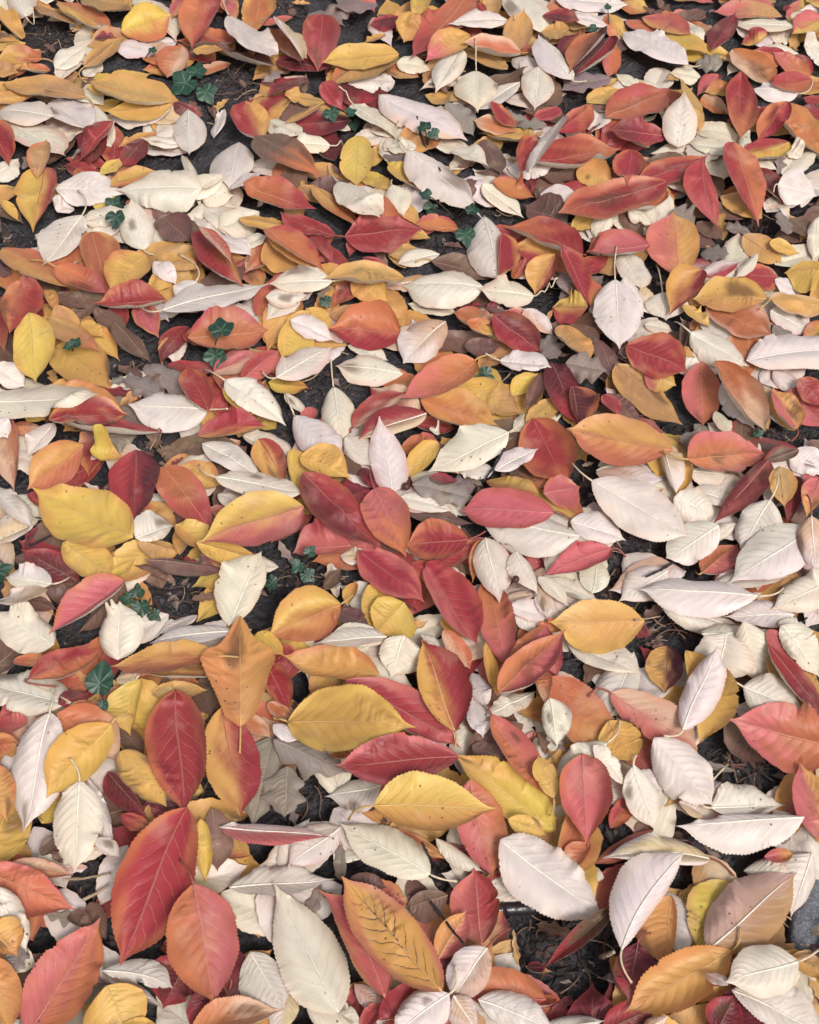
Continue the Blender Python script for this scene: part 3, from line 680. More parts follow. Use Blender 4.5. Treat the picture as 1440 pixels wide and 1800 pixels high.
400 2359 45 480 2302 53 36 25 35 -15 0 1478 A ; amber leaf partly under a long red leaf at upper right
446 2201 44 369 2175 28 30 0 23 25 0 9772 A
-33 2150 31 50 2157 15 20 5 25 15 0 2026 O
233 2011 21 262 2057 41 17 -20 21 20 0 2414 O
68 2095 18 -29 2063 19 23 -5 33 5 0 473 W ; pale pinkish leaf scrap lying over the salmon red leaf
324 1975 43 389 1989 41 27 0 24 -25 0 3754 G
216 1901 34 311 1854 18 28 0 33 10 0 2649 K
468 2215 47 495 2156 29 28 -15 17 10 0 9611 W
526 2157 28 488 2214 47 23 10 23 5 0 4561 B
505 2206 58 568 2179 29 25 -5 23 -10 0 5637 W
666 2100 14 725 2080 32 26 0 26 -10 0 5784 G
767 2145 31 847 2070 22 31 20 41 -5 0 2089 T ; beige crumpled leaf with a curled white edge at right
509 1864 25 567 1842 29 27 0 20 -5 0 7394 W
-912 1922 15 -842 1742 54 41 50 31 65 0 8816 R
-759 1804 18 -620 1671 41 52 10 56 15 0 8434 Y>A ; tattered pale yellow leaf with brown smears at left
-639 1863 35 -545 1756 25 28 -40 38 25 0 336 B ; dull brown leaf under the pink and yellow leaf, left
-803 1563 43 -742 1571 28 19 -20 35 -5 0 452 O
-717 1575 38 -757 1490 32 22 0 30 0 0 943 P ; dusty pink leaf behind the amber leaf at left
-633 1535 46 -547 1549 30 23 -25 34 -20 0 9521 G ; greyish brown leaf beneath the crimson leaf at left
-512 1650 44 -600 1694 39 22 -5 32 -10 0 6966 G ; curled grey dead leaf over dark soil, left of centre
-440 1509 34 -399 1492 43 19 10 22 30 0 6772 B
-410 1718 32 -314 1768 37 26 15 32 10 0 7056 K ; dusty mauve leaf beside the small heart shaped ivy
-135 1485 38 -90 1433 45 18 -5 25 15 0 1827 B
342 1871 13 404 1798 37 27 20 31 10 0 8636 B
2 1459 12 70 1427 33 26 -5 22 -5 0 2302 W
121 1846 54 181 1812 46 27 15 22 15 0 8328 O
435 1740 33 553 1580 18 38 -5 60 15 0 1997 T ; yellow brown decaying leaf with dark veins, right
762 1725 30 803 1669 23 27 -5 20 -20 0 8247 P
534 1527 51 590 1495 64 31 0 26 -15 0 6581 G
-704 1158 42 -637 1140 34 18 -25 24 20 0 6536 B
-113 1150 29 -99 1209 20 17 30 17 40 0 1697 Y
-203 1391 26 -153 1329 45 17 20 23 20 0 7719 T
-597 2624 43 -822 2715 56 69 30 65 10 24 4621 T ; wide ochre leaf arching over a yellow leaf, left of the ivy
-28 2836 44 -226 2784 53 58 10 53 20 0 5565 A ; pale orange leaf lying on a tan leaf, right of the crimson heart leaf
-376 2494 43 -208 2338 47 51 -10 65 10 0 9758 B>O ; rusty brown orange leaf below the half crimson half ochre leaf
-77 2655 46 143 2475 55 67 -15 61 -15 0 665 P/E ; large pinkish white leaf with peach margin, tiny ivy resting on it
159 2913 52 40 2805 44 45 15 47 15 0 9719 A>K ; leaf shading from amber to salmon pink, lying on the long red leaf
297 2866 25 136 2866 62 53 10 45 20 0 3911 O 331 2876 21 ; folded ochre orange leaf with pale pink edge near top centre
174 2774 35 171 2587 53 56 -15 61 -10 0 8322 W 174 2908 -5 ; pale yellowish cream leaf with upright stalk, beside the oval ivory leaf
413 2705 56 343 2913 41 53 -5 56 -45 0 5082 P|W 454 2716 45 ; greyish pink leaf folded in half with a white edge, near the top
505 2951 36 408 2722 74 67 50 51 -10 0 5366 D|O ; folded leaf, orange outside and maroon inside, near the top right
206 2615 56 266 2528 38 21 -5 31 5 0 8845 R
288 2359 72 525 2472 33 64 15 72 5 0 7882 R ; large glossy red leaf at upper right, behind the narrow pale pink leaf
636 3033 27 753 2921 46 47 20 39 15 0 5774 K ; pinkish red leaf at top right with a yellow leaf under it
722 2777 51 572 2973 24 55 0 66 -10 0 8774 P 765 2814 26 ; long pinkish white leaf with stalk at top right, overlapping the mustard leaf
1051 2778 17 959 2854 42 38 0 29 0 0 6711 O
1045 2750 27 927 2697 43 40 5 37 25 0 6590 R ; pinkish red leaf on the right with crumbled upper left edge
795 2412 51 847 2558 18 16 -50 31 -40 0 4034 W
634 2507 33 491 2495 60 45 0 39 20 0 4493 R ; crimson leaf with tip left, touching the white teardrop leaf
-880 2381 37 -873 2169 26 47 20 58 20 0 8540 R|Y ; leaf red with a yellow left flank and pointed lower tip at the left edge
-605 2098 28 -648 2243 60 45 -15 35 -20 0 8568 W -580 2081 29 ; small white leaf tucked under the big clean white leaf
-755 2190 52 -820 2026 39 40 -5 64 0 0 4908 S -783 2288 41 ; broad pale grey white leaf with raised midrib at left, above orange leaves
-785 2010 58 -655 1931 52 30 15 41 25 0 54 O>R -848 2040 49 ; orange red leaf with yellow upper edge, pointing at the yellow centred leaf
-847 1967 56 -842 1796 68 56 0 36 15 0 5112 R|O ; red veined leaf with orange yellow left side at the left edge
-525 1855 77 -313 1986 28 62 -20 53 10 0 6146 S -586 1908 39 ; long slender greyish cream leaf with a long stalk pointing left
-170 2145 26 -303 2218 34 40 15 32 -5 0 526 R/K -158 2150 19 ; crimson leaf with yellow left edge under the rusty orange rounded leaf
-318 2111 65 -192 1991 59 41 -50 41 30 0 7127 A
-125 1994 49 -46 1930 30 28 25 44 -5 0 889 A ; golden leaf under the smooth tan arching leaf, upper centre
-121 2156 26 -8 2187 36 66 35 42 0 0 3484 R ; pinkish red leaf peak rising above another red leaf, upper centre
-227 2303 43 -117 2160 48 36 -25 42 30 0 682 A>O ; narrow orange leaf left of the ribbed cream leaf
63 2283 26 -55 2409 24 45 25 47 10 0 9018 Y ; pale lemon yellow leaf with a tiny ivy leaf on it, upper centre
113 2180 19 10 2189 30 25 15 35 15 0 5869 O/R ; orange red arched leaf left of the pale torn scrap
50 2069 18 195 2017 13 41 15 43 25 0 9011 B 14 2058 28 ; smooth brown leaf with stalk left, wedged under the greyish white leaf
262 1843 30 165 1836 57 41 -5 24 20 0 3939 R
543 2307 49 726 2421 38 46 0 56 10 0 7906 R/O ; orange red veined leaf behind the round pinkish red leaf, upper right
508 2208 61 607 2288 50 32 -30 49 -5 0 2015 O ; orange leaf with red tint below the round pinkish red leaf
457 2197 51 424 2132 33 22 -10 26 -20 0 525 W ; cream leaf above the salmon red half round leaf
698 2372 67 714 2153 31 45 -40 57 15 -8 8764 R ; dark crimson leaf with curled edges, tip down, upper right
609 2212 48 663 2177 31 39 20 33 -30 0 4104 G ; crinkled lilac grey dead leaf behind the plum and yellow heart leaf
735 2178 21 803 2189 2 24 0 20 5 0 3708 G
656 1997 46 741 2042 42 27 -10 22 -20 0 7694 P|R
828 2021 19 726 2001 47 41 -10 32 20 0 1101 R/O ; small pinkish orange leaf right, above the golden pointed leaf
489 2106 18 514 1961 33 45 -5 35 0 0 6589 W ; cream leaf behind the large pale leaf with two stalks
645 1909 35 774 1808 42 53 25 53 10 0 6333 O/E ; orange veined leaf below the golden level leaf
817 2007 23 877 1979 2 24 -5 23 -20 0 6234 P
782 1890 40 871 1855 13 49 20 30 -20 0 7915 S ; pale grey leaf with dark midrib near the right edge
866 2228 30 866 2137 37 22 -25 16 5 0 3554 G
-775 1853 54 -641 1746 69 31 -20 41 20 0 1284 T>O ; brown and orange leaf with a long stalk, right of the bright yellow leaf
-731 1648 47 -569 1594 48 47 10 46 25 0 2327 A/O
-501 1550 39 -711 1551 76 56 40 43 -25 0 3880 R -520 1572 34 ; dark red leaf edge under the crimson leaf with orange rim
-859 1708 62 -795 1677 33 33 0 26 -20 0 5129 P ; round pinkish white leaf at the left edge above the long cream leaf
-468 1795 56 -305 1848 21 62 30 57 -5 0 4145 O/R ; red and orange leaf with the large ivy leaf resting on it
-458 1455 42 -367 1422 28 35 20 27 5 0 4519 A/O ; ochre orange leaf left of a slender white leaf, left of centre
-294 1696 27 -207 1681 29 21 -10 28 5 0 7794 Y
-382 1655 53 -299 1597 32 27 15 31 15 0 681 Y
-132 1802 25 -44 1762 18 28 -5 20 10 0 3505 W
-91 1454 46 -64 1403 40 16 -10 23 35 0 6841 D
250 1902 34 309 1832 23 34 0 23 0 0 6350 E
303 1642 36 234 1579 36 30 0 19 10 0 1751 T
283 1833 12 315 1771 14 30 5 27 -20 0 952 G ; grey mottled dead leaf near the olive green leaf, right of centre
64 1418 33 132 1423 27 27 -10 20 -15 0 6102 G
6 1582 30 96 1590 5 24 5 28 5 0 8919 R/O
323 1546 12 355 1498 9 18 10 23 30 0 8451 T
406 1651 43 466 1556 46 24 -15 32 20 0 52 B
443 1773 26 499 1785 26 23 5 27 5 0 9881 B
592 1417 36 657 1434 34 26 -10 21 -5 0 6879 P
-778 1416 5 -711 1364 4 27 -15 17 -15 0 5559 W
-785 1277 36 -705 1357 10 44 5 28 25 0 5859 E ; large dull leaf with brown curled rim at the left edge
-508 1279 48 -427 1269 31 17 -15 39 -5 0 9762 T ; dry crumpled tan leaf with a hook of stalk, left of centre
-429 1257 33 -432 1323 27 18 40 22 30 0 2164 T
-43 1204 24 -87 1112 46 27 20 24 25 0 3738 Y
-126 1130 42 -70 1092 55 20 5 25 25 0 9111 B
-158 1195 11 -127 1239 18 15 60 24 20 0 7680 B
-78 1257 28 -133 1269 17 19 -5 23 -20 0 3398 E
-372 1403 27 -317 1377 27 22 -20 19 -5 0 2080 W
-4 1357 32 122 1323 37 29 -30 36 25 0 9800 B
166 1157 34 232 1166 40 24 -30 17 30 0 6795 E
189 1132 47 248 1101 33 27 -20 26 -20 0 7914 W ; white leaf with dark serrated edge left of the bright apricot leaf
62 1132 20 101 1082 25 16 25 23 25 0 1554 A
728 1389 26 756 1335 17 21 -5 24 15 0 6594 B
-374 993 23 -335 924 34 19 25 19 15 0 8869 B
280 2296 89 385 2572 52 45 -50 59 55 0 4015 P ; narrow pale pink leaf seen edge on, across the large red leaf
860 2764 27 811 2472 47 48 20 54 40 0 4683 R>O ; red leaf turning orange at its tip, tip down, at upper right
657 2462 34 683 2603 91 46 -10 41 -5 0 4030 W ; white teardrop leaf, tip up, standing among red leaves at upper right
933 2478 36 800 2399 54 49 0 37 10 0 9610 Y|R ; leaf red above and yellow below on the right, left of the large orange leaf
-891 2343 34 -884 2465 53 36 25 31 30 0 3509 T/O ; ochre brown upright leaf, tip up, above the red leaf with yellow flank
-485 2272 63 -695 2295 38 62 -30 64 0 0 6884 W -444 2307 60 ; big clean white leaf with pointed tip left and stalk right, upper left
-597 2074 37 -653 1930 62 47 10 56 25 0 6993 A/O ; leaf with bright yellow centre and orange red rim at left
-387 2279 56 -216 2214 42 52 20 52 15 0 8050 O>R ; rusty orange leaf with rounded back below the rusty brown orange leaf
-326 2129 61 -186 1995 58 44 20 51 45 0 3842 O/R ; folded orange red leaf with a sharp crease, upper centre left
-169 1965 57 -308 1954 61 32 -10 42 0 0 3035 W -126 1987 53 ; bright white leaf lying level with stalk to the right, upper centre
-149 2136 34 36 2158 34 49 5 64 -5 0 5919 R/K -171 2141 34 ; salmon red leaf lying level with tip left, upper centre
-5 2416 61 172 2208 42 63 -20 64 -15 0 813 P -28 2537 53 ; pink and white leaf with a dark midrib and strong ribs, upper centre
497 2093 25 403 2100 18 32 35 51 30 0 3419 O/K
393 2077 32 218 2175 38 61 30 59 20 0 6191 R 401 2084 26 ; long crimson leaf sloping down to the right over dark soil
173 2194 45 199 1993 36 46 -25 61 -20 0 8518 S ; greyish white leaf, stalk end up, beside the small ivy at upper centre
328 2052 57 277 1966 16 26 30 46 15 0 4388 R|A ; small leaf split golden and red, tip down, right of the crimson rimmed leaf
342 2060 68 399 1904 31 35 15 40 45 0 9515 R/O ; drooping leaf red inside with orange back, upper right
163 1960 44 -15 1983 31 65 -20 53 -20 0 3642 W ; large cream leaf with curved lower edge, centre top, left of a smaller one
387 1899 45 314 1929 17 45 -15 26 20 0 8243 R|Y ; round crimson leaf with yellow left side beside the large pale leaf
866 2290 58 966 2284 30 57 20 48 -40 0 3974 P 859 2284 40 ; round pinkish white leaf with notched left end at the right edge
944 2186 51 916 2073 19 32 -20 22 -25 0 5605 W ; white leaf cut by the right edge below the round pinkish white leaf
819 2109 39 893 2100 18 22 15 26 5 0 2248 A ; tiny amber leaf at the right, above the golden leaf
559 1960 29 561 1889 12 53 0 44 -10 0 6110 S 564 2075 3 ; round grey white leaf under the folded golden and red leaf
-702 1526 105 -567 1594 50 50 25 43 10 0 984 R/A ; crimson leaf with a thick orange upper rim, left side
-818 1588 42 -768 1410 29 42 50 33 0 0 8478 O ; dull orange leaf with brown spots standing at the left edge
-628 1493 54 -566 1487 35 23 20 27 10 0 5174 Y ; small lemon yellow leaf with a torn edge, left, above dark soil
-490 1451 52 -391 1377 43 21 -5 42 5 0 7260 O
-248 1857 50 -271 1761 29 61 -5 20 30 0 8615 Y ; yellow spotted leaf beneath the small curled white leaf, upper centre
-348 1689 39 -277 1771 43 25 10 42 -5 0 3087 K ; rose pink leaf behind the pinkish white ribbed leaf
-255 1659 34 -220 1607 30 23 -25 17 35 0 8508 W
-406 1521 43 -300 1475 26 27 -30 33 10 0 5754 A>E
-336 1556 21 -226 1488 34 40 5 25 35 0 3727 W ; white leaf behind the crimson and yellow speckled leaf
-18 1829 31 -174 1843 36 52 -5 60 25 0 4040 R|O ; dark red leaf with brownish orange upper half, tip left, upper centre
-408 1505 58 -281 1435 37 36 -10 30 15 0 352 S ; dull white leaf with brown stain above the slender white leaf
101 1690 33 227 1602 40 35 15 49 5 0 6118 Y>T ; pale yellow leaf with a brown rotten tip, centre
212 1659 24 269 1710 36 27 20 22 25 0 9804 Y ; olive green yellow leaf beside a rolled brown leaf, right of centre
396 1638 53 423 1578 59 18 15 24 30 0 3927 R
338 1865 23 379 1740 52 29 -15 45 5 0 8840 A|T ; khaki leaf with a yellow speckled edge, right of centre
326 1732 46 410 1713 43 31 10 32 -20 0 4163 G ; dark grey curled dead leaf right of centre
-18 1534 7 60 1524 36 29 15 25 5 0 2722 O
203 1485 8 266 1407 38 30 15 30 20 0 3608 B>O
493 1723 36 555 1686 29 22 15 40 -15 0 2704 K>Y ; dusty pink rounded leaf end with a yellow rim at right
615 1745 37 597 1583 9 38 15 44 10 0 1442 O ; rounded dull orange leaf with a split lower tip, right
627 1617 25 639 1544 40 22 -20 16 0 0 315 W
782 1665 37 858 1589 2 40 20 40 -10 0 7134 R ; dusty red leaf at the right edge behind the small salmon leaf
543 1447 46 620 1440 40 21 -15 33 -20 0 1286 W ; white leaf under the broad orange level leaf
783 1852 36 832 1790 23 23 -15 24 -5 0 189 G
892 1873 27 845 1816 8 23 25 19 30 0 3154 O
770 1447 29 826 1426 5 19 15 26 5 0 7025 K
365 1453 39 490 1425 50 34 -5 28 10 0 4818 W
-742 1408 23 -708 1386 2 17 5 18 45 0 1454 R
-480 1449 56 -368 1304 33 39 10 44 15 0 7878 O>R ; large red orange leaf right of the deep red upright leaf
-511 1282 54 -450 1334 22 46 15 21 -10 0 9117 W ; cream leaf folded over below the deep red upright leaf
-442 1317 45 -319 1232 40 34 5 39 40 0 1401 Y
-485 1231 57 -336 1225 40 25 -50 38 20 0 7132 B ; curled pinkish brown leaf edge over a dark hollow
-387 1142 8 -456 1090 23 18 30 23 -35 0 5514 P
-9 1146 45 -62 1085 37 53 -5 42 20 0 5497 Y ; olive yellow leaf with dark veins, centre
-40 1411 29 53 1354 41 37 0 29 -5 0 333 P
-19 1389 38 87 1354 35 30 -10 22 0 0 142 W
178 1133 56 248 1116 40 28 -5 18 5 0 9943 P
152 1451 8 248 1393 49 26 -5 29 25 0 8768 O
546 1402 42 624 1379 32 26 -5 20 0 0 2211 S ; pinkish grey leaf beneath others at right, above the magenta leaf tip
760 1448 27 718 1327 32 26 55 29 45 0 6033 D
397 1114 21 436 1098 10 16 5 21 25 0 2673 D
-508 993 40 -464 996 46 21 -25 18 20 0 1647 E
-494 909 25 -446 862 16 19 35 20 25 0 1657 B
-499 612 22 -464 554 23 20 30 18 30 0 9129 B
-533 1925 39 -692 1905 47 43 30 48 15 0 2236 R/O ; salmon red leaf with yellow upper rim, tip left, below the yellow centred leaf
-471 2163 29 -365 1960 48 26 65 69 15 0 3001 A|R ; maroon red leaf with an ochre patch, tip down, left of centre top
-11 2007 27 -187 1965 76 67 35 44 15 0 4572 T ; smooth tan leaf arching across to the right above the bright white leaf
-170 2324 40 -67 2147 85 54 -25 50 0 0 7916 W -199 2435 4 ; ribbed cream leaf with stalk up, below the jagged lemon yellow leaf
603 2289 68 340 2183 65 70 10 57 0 0 3144 R ; long dark red leaf with tip left, upper right, over brown leaves
210 2127 51 197 1990 41 46 5 13 65 0 6934 R/A ; vertical crimson leaf with an orange left rim, upper centre right
276 1962 15 150 1949 49 41 -15 41 -5 0 3263 W 327 1987 -1 ; ribbed ivory leaf with stalk pointing right, on the large cream leaf
539 2439 43 512 2282 65 36 25 43 15 0 8240 R/O ; round pinkish red leaf among red leaves at upper right
786 2445 61 813 2185 34 46 -5 62 25 0 6003 O|R ; pointed leaf half crimson half amber, tip down, upper right
607 2018 22 608 2204 48 69 0 53 10 0 1819 K|A ; heart shaped leaf half plum pink half yellow, tip up, at right
784 2070 45 719 1981 56 18 -15 20 -50 0 8990 W
770 1899 69 621 1934 35 44 5 57 20 0 7194 A 749 1870 65 ; golden leaf with tip left lying level at right
927 2004 59 843 2033 22 58 -25 24 20 0 8357 A ; large amber leaf cut by the right edge, below the white edge leaf
599 1920 30 648 1840 38 19 -5 24 25 0 5244 Y ; narrow lemon yellow leaf end beside dark soil at right
476 1988 50 509 1884 27 28 -35 37 -20 0 3516 P 478 2070 45
-634 1484 79 -748 1416 26 45 0 44 15 0 9258 O|A ; amber leaf with orange lower half and pointed lower tip, left
-537 1490 57 -522 1329 37 53 15 51 15 0 6234 D|R ; deep red upright leaf folded at its midrib, left side
-408 1606 43 -568 1608 51 56 -25 50 -5 0 4150 S -365 1590 64 ; grey white leaf with tip left beside dark soil, left of centre
-378 1672 58 -251 1586 20 51 -5 35 5 0 2196 W -430 1728 29 ; broad cream leaf with pale midrib, left of centre
-158 1685 24 -137 1534 32 37 -15 38 -25 0 5882 W -165 1751 36 ; pointed white leaf with a straight upright stalk, upper centre
-14 1720 25 -156 1735 33 44 -15 43 -10 0 3675 W ; broad white leaf with tip left, surrounded by dark soil, centre top
-216 1394 33 -232 1509 36 22 50 39 20 0 2927 Y
-130 1535 41 -75 1452 50 39 5 22 -15 0 9905 W ; small rounded cream leaf left of the upright pale pink leaf
22 1637 39 180 1565 45 53 15 49 5 0 3949 O ; bright orange leaf below the large tan orange leaf, centre
238 1613 33 275 1712 43 20 60 25 40 0 2081 B ; rolled brown dead leaf, right of centre
298 1743 35 342 1578 25 32 15 47 20 0 7391 D ; plum brown leaf, folded, right of centre
164 1456 34 86 1459 26 18 -10 28 -10 0 9187 W
248 1586 39 309 1418 39 50 20 66 5 0 5741 R ; large crimson leaf with a nibbled right edge, right of centre
458 1784 44 578 1710 48 57 20 51 -10 0 1616 R/O ; pinkish red leaf with orange top edge, right of the large pale pink leaf
595 1809 53 714 1738 34 40 -5 41 -15 0 1844 S 582 1892 1 ; silvery white leaf with long stalk under the orange veined leaf, right
654 1691 47 696 1565 30 42 -5 37 -25 0 4048 S ; grey beige leaf half hidden behind the tall orange leaf, right
782 1573 15 751 1679 32 31 5 28 25 0 7609 A|K 773 1554 4
802 1683 51 858 1625 29 29 25 35 -5 0 8660 R/O ; dark pink red leaf cut by the right edge
533 1473 64 512 1393 37 27 5 20 25 0 8445 A
749 1486 38 823 1458 33 38 15 26 -25 0 5627 P ; white leaf at the right edge holding a curled brown scrap
-818 1423 25 -716 1319 48 33 -20 22 -50 0 3909 S ; grey white leaf at the left edge beside the big plain yellow leaf
-614 1203 31 -720 1258 55 32 15 32 10 0 4516 D -628 1214 30 ; dark brick red leaf below the big plain yellow leaf
-556 1216 37 -509 1248 36 19 5 25 15 0 5058 Y
-649 1181 53 -744 1204 45 20 0 31 -5 0 7619 W|P -624 1204 39 ; cream and lilac leaf with a brown spot at the left edge
-647 1151 75 -763 1157 27 29 35 30 -35 0 921 E
-520 1191 43 -604 1104 5 39 5 26 -45 0 9555 B
-393 1260 71 -277 1250 33 22 -5 36 10 0 6362 Y ; yellow leaf edge beneath the long yellow and red leaf
-111 1287 22 -224 1285 2 28 30 52 25 0 4523 K/R ; dull red domed leaf above the small ivy, centre left
5 1408 54 131 1392 30 37 -5 30 -15 0 2716 G ; silvery grey lobed dead leaf, torn, centre
142 1205 28 173 1014 34 37 40 38 25 0 6138 O>K ; orange pink leaf beside the big red curving leaf, centre
336 1151 43 248 1202 42 19 10 28 -20 0 6313 W
363 1441 47 488 1415 55 31 -15 33 -5 0 9619 E
450 1144 48 606 1096 25 41 -40 34 0 0 2141 W ; white leaf edge below the long pale pink rosy leaf
558 1188 38 692 1202 42 30 -30 25 25 0 9151 W
622 1331 31 576 1293 33 13 -50 20 -15 0 3666 W
510 1064 73 663 1093 35 45 -45 33 10 0 1836 W ; pale leaf row end below the toothed pinkish leaf, right
-579 933 70 -764 1003 30 39 5 52 -25 3 3330 W -663 982 52 ; broad cream leaf at the left edge with a curved stalk above it
-589 928 70 -547 969 46 16 0 27 10 0 7583 D
-499 944 38 -585 896 78 28 15 20 15 0 8460 O
-724 870 36 -648 872 45 20 -5 27 5 0 1405 O
-464 988 51 -469 889 36 25 25 38 15 -13 9885 Y ; curled yellow leaf half behind the red veined leaf, left
-499 825 32 -414 731 57 22 65 29 20 0 8366 D ; dark red leaf edge beneath the decayed yellow leaf, lower left
-441 961 48 -346 973 39 20 10 24 30 0 5042 T
-231 893 26 -254 731 23 35 -15 44 -10 0 137 G ; dry mauve brown leaf right of the half red half ochre leaf
61 1095 35 107 1022 22 20 10 25 20 0 6979 O
54 1066 27 20 1083 36 16 25 21 -35 0 2313 W
-228 877 45 -100 823 30 40 -25 31 -30 0 7971 G ; withered mauve grey leaf above a dark hollow, lower centre left
105 872 35 171 829 54 21 0 23 10 0 7635 B
362 990 34 317 953 21 16 40 24 -20 0 7365 W
585 1085 82 607 982 39 38 -10 30 -25 0 8662 W
398 1107 29 428 1091 23 16 -5 23 25 0 8869 D
434 764 53 479 751 30 23 -30 18 20 0 3613 E
653 981 44 700 957 48 18 -10 24 25 0 734 T
-660 659 43 -651 792 40 29 20 50 0 0 9501 Y ; yellow leaf under the lilac pink leaf tip, left edge
-581 680 41 -563 713 40 14 -15 21 35 0 4197 B
-525 593 25 -480 567 37 15 15 19 50 0 5765 B
-380 554 3 -334 536 26 15 60 21 45 0 3306 O
-93 649 30 -35 631 36 16 35 23 30 0 769 B
-467 2130 67 -389 2001 79 27 -35 36 50 0 5401 K ; narrow lilac pink leaf edge beside the maroon red leaf
547 2106 37 402 2067 48 46 30 55 20 0 9231 K/R ; salmon red half round leaf on cream leaves at right
650 2011 48 563 1885 33 38 40 52 10 0 7287 R|A ; folded leaf with golden outside and red inside, tip down, at right
921 1927 23 772 1901 62 46 5 40 -10 0 727 A/E ; long leaf shading amber to peach, cut by the right edge
453 1976 52 446 1785 37 54 -10 52 -5 0 2689 P 470 2094 14 ; large pale pink leaf with a strong white midrib, tip down, right of centre
-811 1853 72 -767 1670 49 53 20 42 0 0 474 Y/A ; bright yellow upright leaf with a red streak at top, left edge
-882 1618 51 -615 1592 100 63 -20 52 5 0 5583 W ; long cream leaf with ragged tip right, cut by the left edge
-831 1553 74 -795 1523 51 29 -15 19 -5 0 6819 P ; pale pink leaf tip cut by the left edge
-405 1593 51 -468 1736 32 41 20 34 40 0 7579 R/O ; small dark red leaf with green brown tip pointing up, left of centre
-254 1845 58 -163 1812 30 35 0 26 0 0 1015 P ; small curled white leaf on a yellow leaf, upper centre
-274 1682 55 -162 1791 34 45 -15 41 -10 0 2867 P -307 1708 46 ; pinkish white ribbed leaf with hooked stalk, above dark soil
-426 1548 29 -287 1570 42 42 15 32 35 0 6068 R|A ; leaf crimson above and yellow below, tip left, left of centre
-300 1530 42 -237 1418 35 28 20 37 10 0 132 R|A ; crimson and yellow leaf with a dark speckled midrib
-235 1602 30 -140 1464 50 50 -5 38 -25 0 2851 P -252 1652 42 ; broad pinkish white leaf with long stalk, centre left
-115 1568 32 -4 1656 42 37 5 35 35 0 8972 R|E -118 1554 34 ; red leaf rolled over to show its cream back, centre
34 1589 50 -101 1520 59 28 10 44 0 0 9625 E|R ; second red leaf with a rolled cream back, just below the first
-215 1482 47 -111 1425 50 48 20 31 20 0 2514 Y ; lemon yellow smooth leaf end above a red leaf, centre left
-374 1418 64 -194 1385 52 45 -35 38 15 0 2354 W -411 1458 48 ; slender white leaf with a long stalk, left of centre
78 1862 36 -14 1759 21 41 -25 54 -5 0 9607 E ; round peach cream leaf above a large tan orange leaf, centre
178 1855 66 280 1780 27 40 15 45 5 0 5702 R ; crimson pink leaf with its tip over a small white leaf, right of centre
189 1752 32 295 1721 48 38 -5 25 15 0 8450 P 161 1769 35 ; small whitish leaf with two brown spots, right of centre
335 1669 42 345 1578 29 48 15 19 45 0 6992 D/O ; dark red leaf with brown left rim above the golden leaf
56 1528 36 -7 1452 20 26 20 25 20 0 3299 A ; small golden orange leaf between the pale pink and cream ribbed leaves
167 1455 36 257 1511 36 29 -10 22 0 0 5009 P ; lilac pink leaf tip pointing right, centre
734 1784 44 751 1728 30 23 -30 18 -20 0 6371 W 751 1842 51
635 1727 56 712 1548 40 47 10 65 50 0 9641 O ; tall orange leaf with two small holes, tip down, at right
783 1568 26 745 1665 42 32 15 35 15 0 401 K|A 766 1540 21 ; small salmon and yellow leaf pointing down at the right
490 1505 68 512 1387 55 35 -10 14 -50 0 180 E ; narrow salmon pink leaf folded over amber at right
768 1498 47 694 1477 34 22 25 20 10 0 8194 B/R ; curled brown and red leaf with a dark tip at right
804 1542 23 839 1503 21 19 0 24 5 0 484 B
-647 1278 45 -542 1203 41 38 10 43 10 0 1265 Y ; small bright yellow leaf peeking out under the big plain yellow leaf
-627 1060 43 -748 1126 57 44 -25 40 -10 0 4622 W ; cream leaf at the left edge, left of the salmon orange leaf, above soil
-206 1428 63 -54 1270 36 39 20 53 15 0 8076 R ; long red leaf with tip up left, under the oval orange leaf, centre
-325 1109 25 -275 1255 53 57 0 32 -5 0 5792 W ; pinkish white leaf with speckled lower left, tip up, left of centre
-42 1065 50 -139 1071 61 18 -5 29 -10 0 2585 W
257 1389 49 332 1420 28 31 25 48 -10 0 8138 K/O ; small pink and orange leaf with torn tip, right of the salmon red leaf
39 1422 56 94 1418 51 20 -15 24 30 0 8676 D
43 1228 34 138 1286 48 20 0 30 20 0 4402 R
137 1276 58 116 1200 25 20 50 19 25 0 6648 O
316 1280 62 125 1331 42 57 -25 51 -30 0 4644 S ; large silvery white leaf under the salmon red leaf, centre right
235 1182 52 247 1109 52 22 -25 18 -30 0 1531 E
305 1329 40 410 1299 19 41 0 31 -5 0 5996 P ; blotched pinkish leaf right of the salmon red leaf
279 1098 32 210 1084 39 24 40 17 15 0 8899 O
505 1377 50 579 1348 38 40 5 39 -30 0 589 W ; smooth white leaf tip right of the large flushed white leaf
705 1475 43 573 1324 37 49 35 29 65 0 717 K|D ; long magenta red leaf, tip lower left, at right
712 1436 73 714 1357 47 29 20 26 10 0 5042 T ; khaki leaf beside the long magenta red leaf, right
540 1218 33 623 1294 16 27 5 35 5 0 9288 O 537 1239 4 ; terracotta leaf between white leaves at right
794 1426 45 754 1338 42 18 20 28 15 0 6665 K ; magenta pink leaf cut by the right edge
474 1215 44 381 1160 23 32 -15 42 -5 0 6888 P ; small pinkish white leaf crossed by a twig, over dark soil right
693 1128 32 563 1120 34 29 0 38 -5 0 2999 P ; pinkish leaf with finely toothed edge beneath the long pale pink leaf
657 1104 46 722 1082 24 28 -5 21 -5 0 2169 W
-695 1035 33 -614 1015 56 16 -5 22 40 0 1508 O
-325 1013 32 -471 1003 58 40 40 30 -35 0 4610 T
-585 906 85 -479 841 34 52 20 30 40 0 3574 O ; reddish orange leaf behind the yellow leaf at left
-637 899 62 -706 909 38 21 25 19 15 0 2780 K -623 902 67
-526 807 52 -463 675 56 21 -50 30 -50 0 2081 P
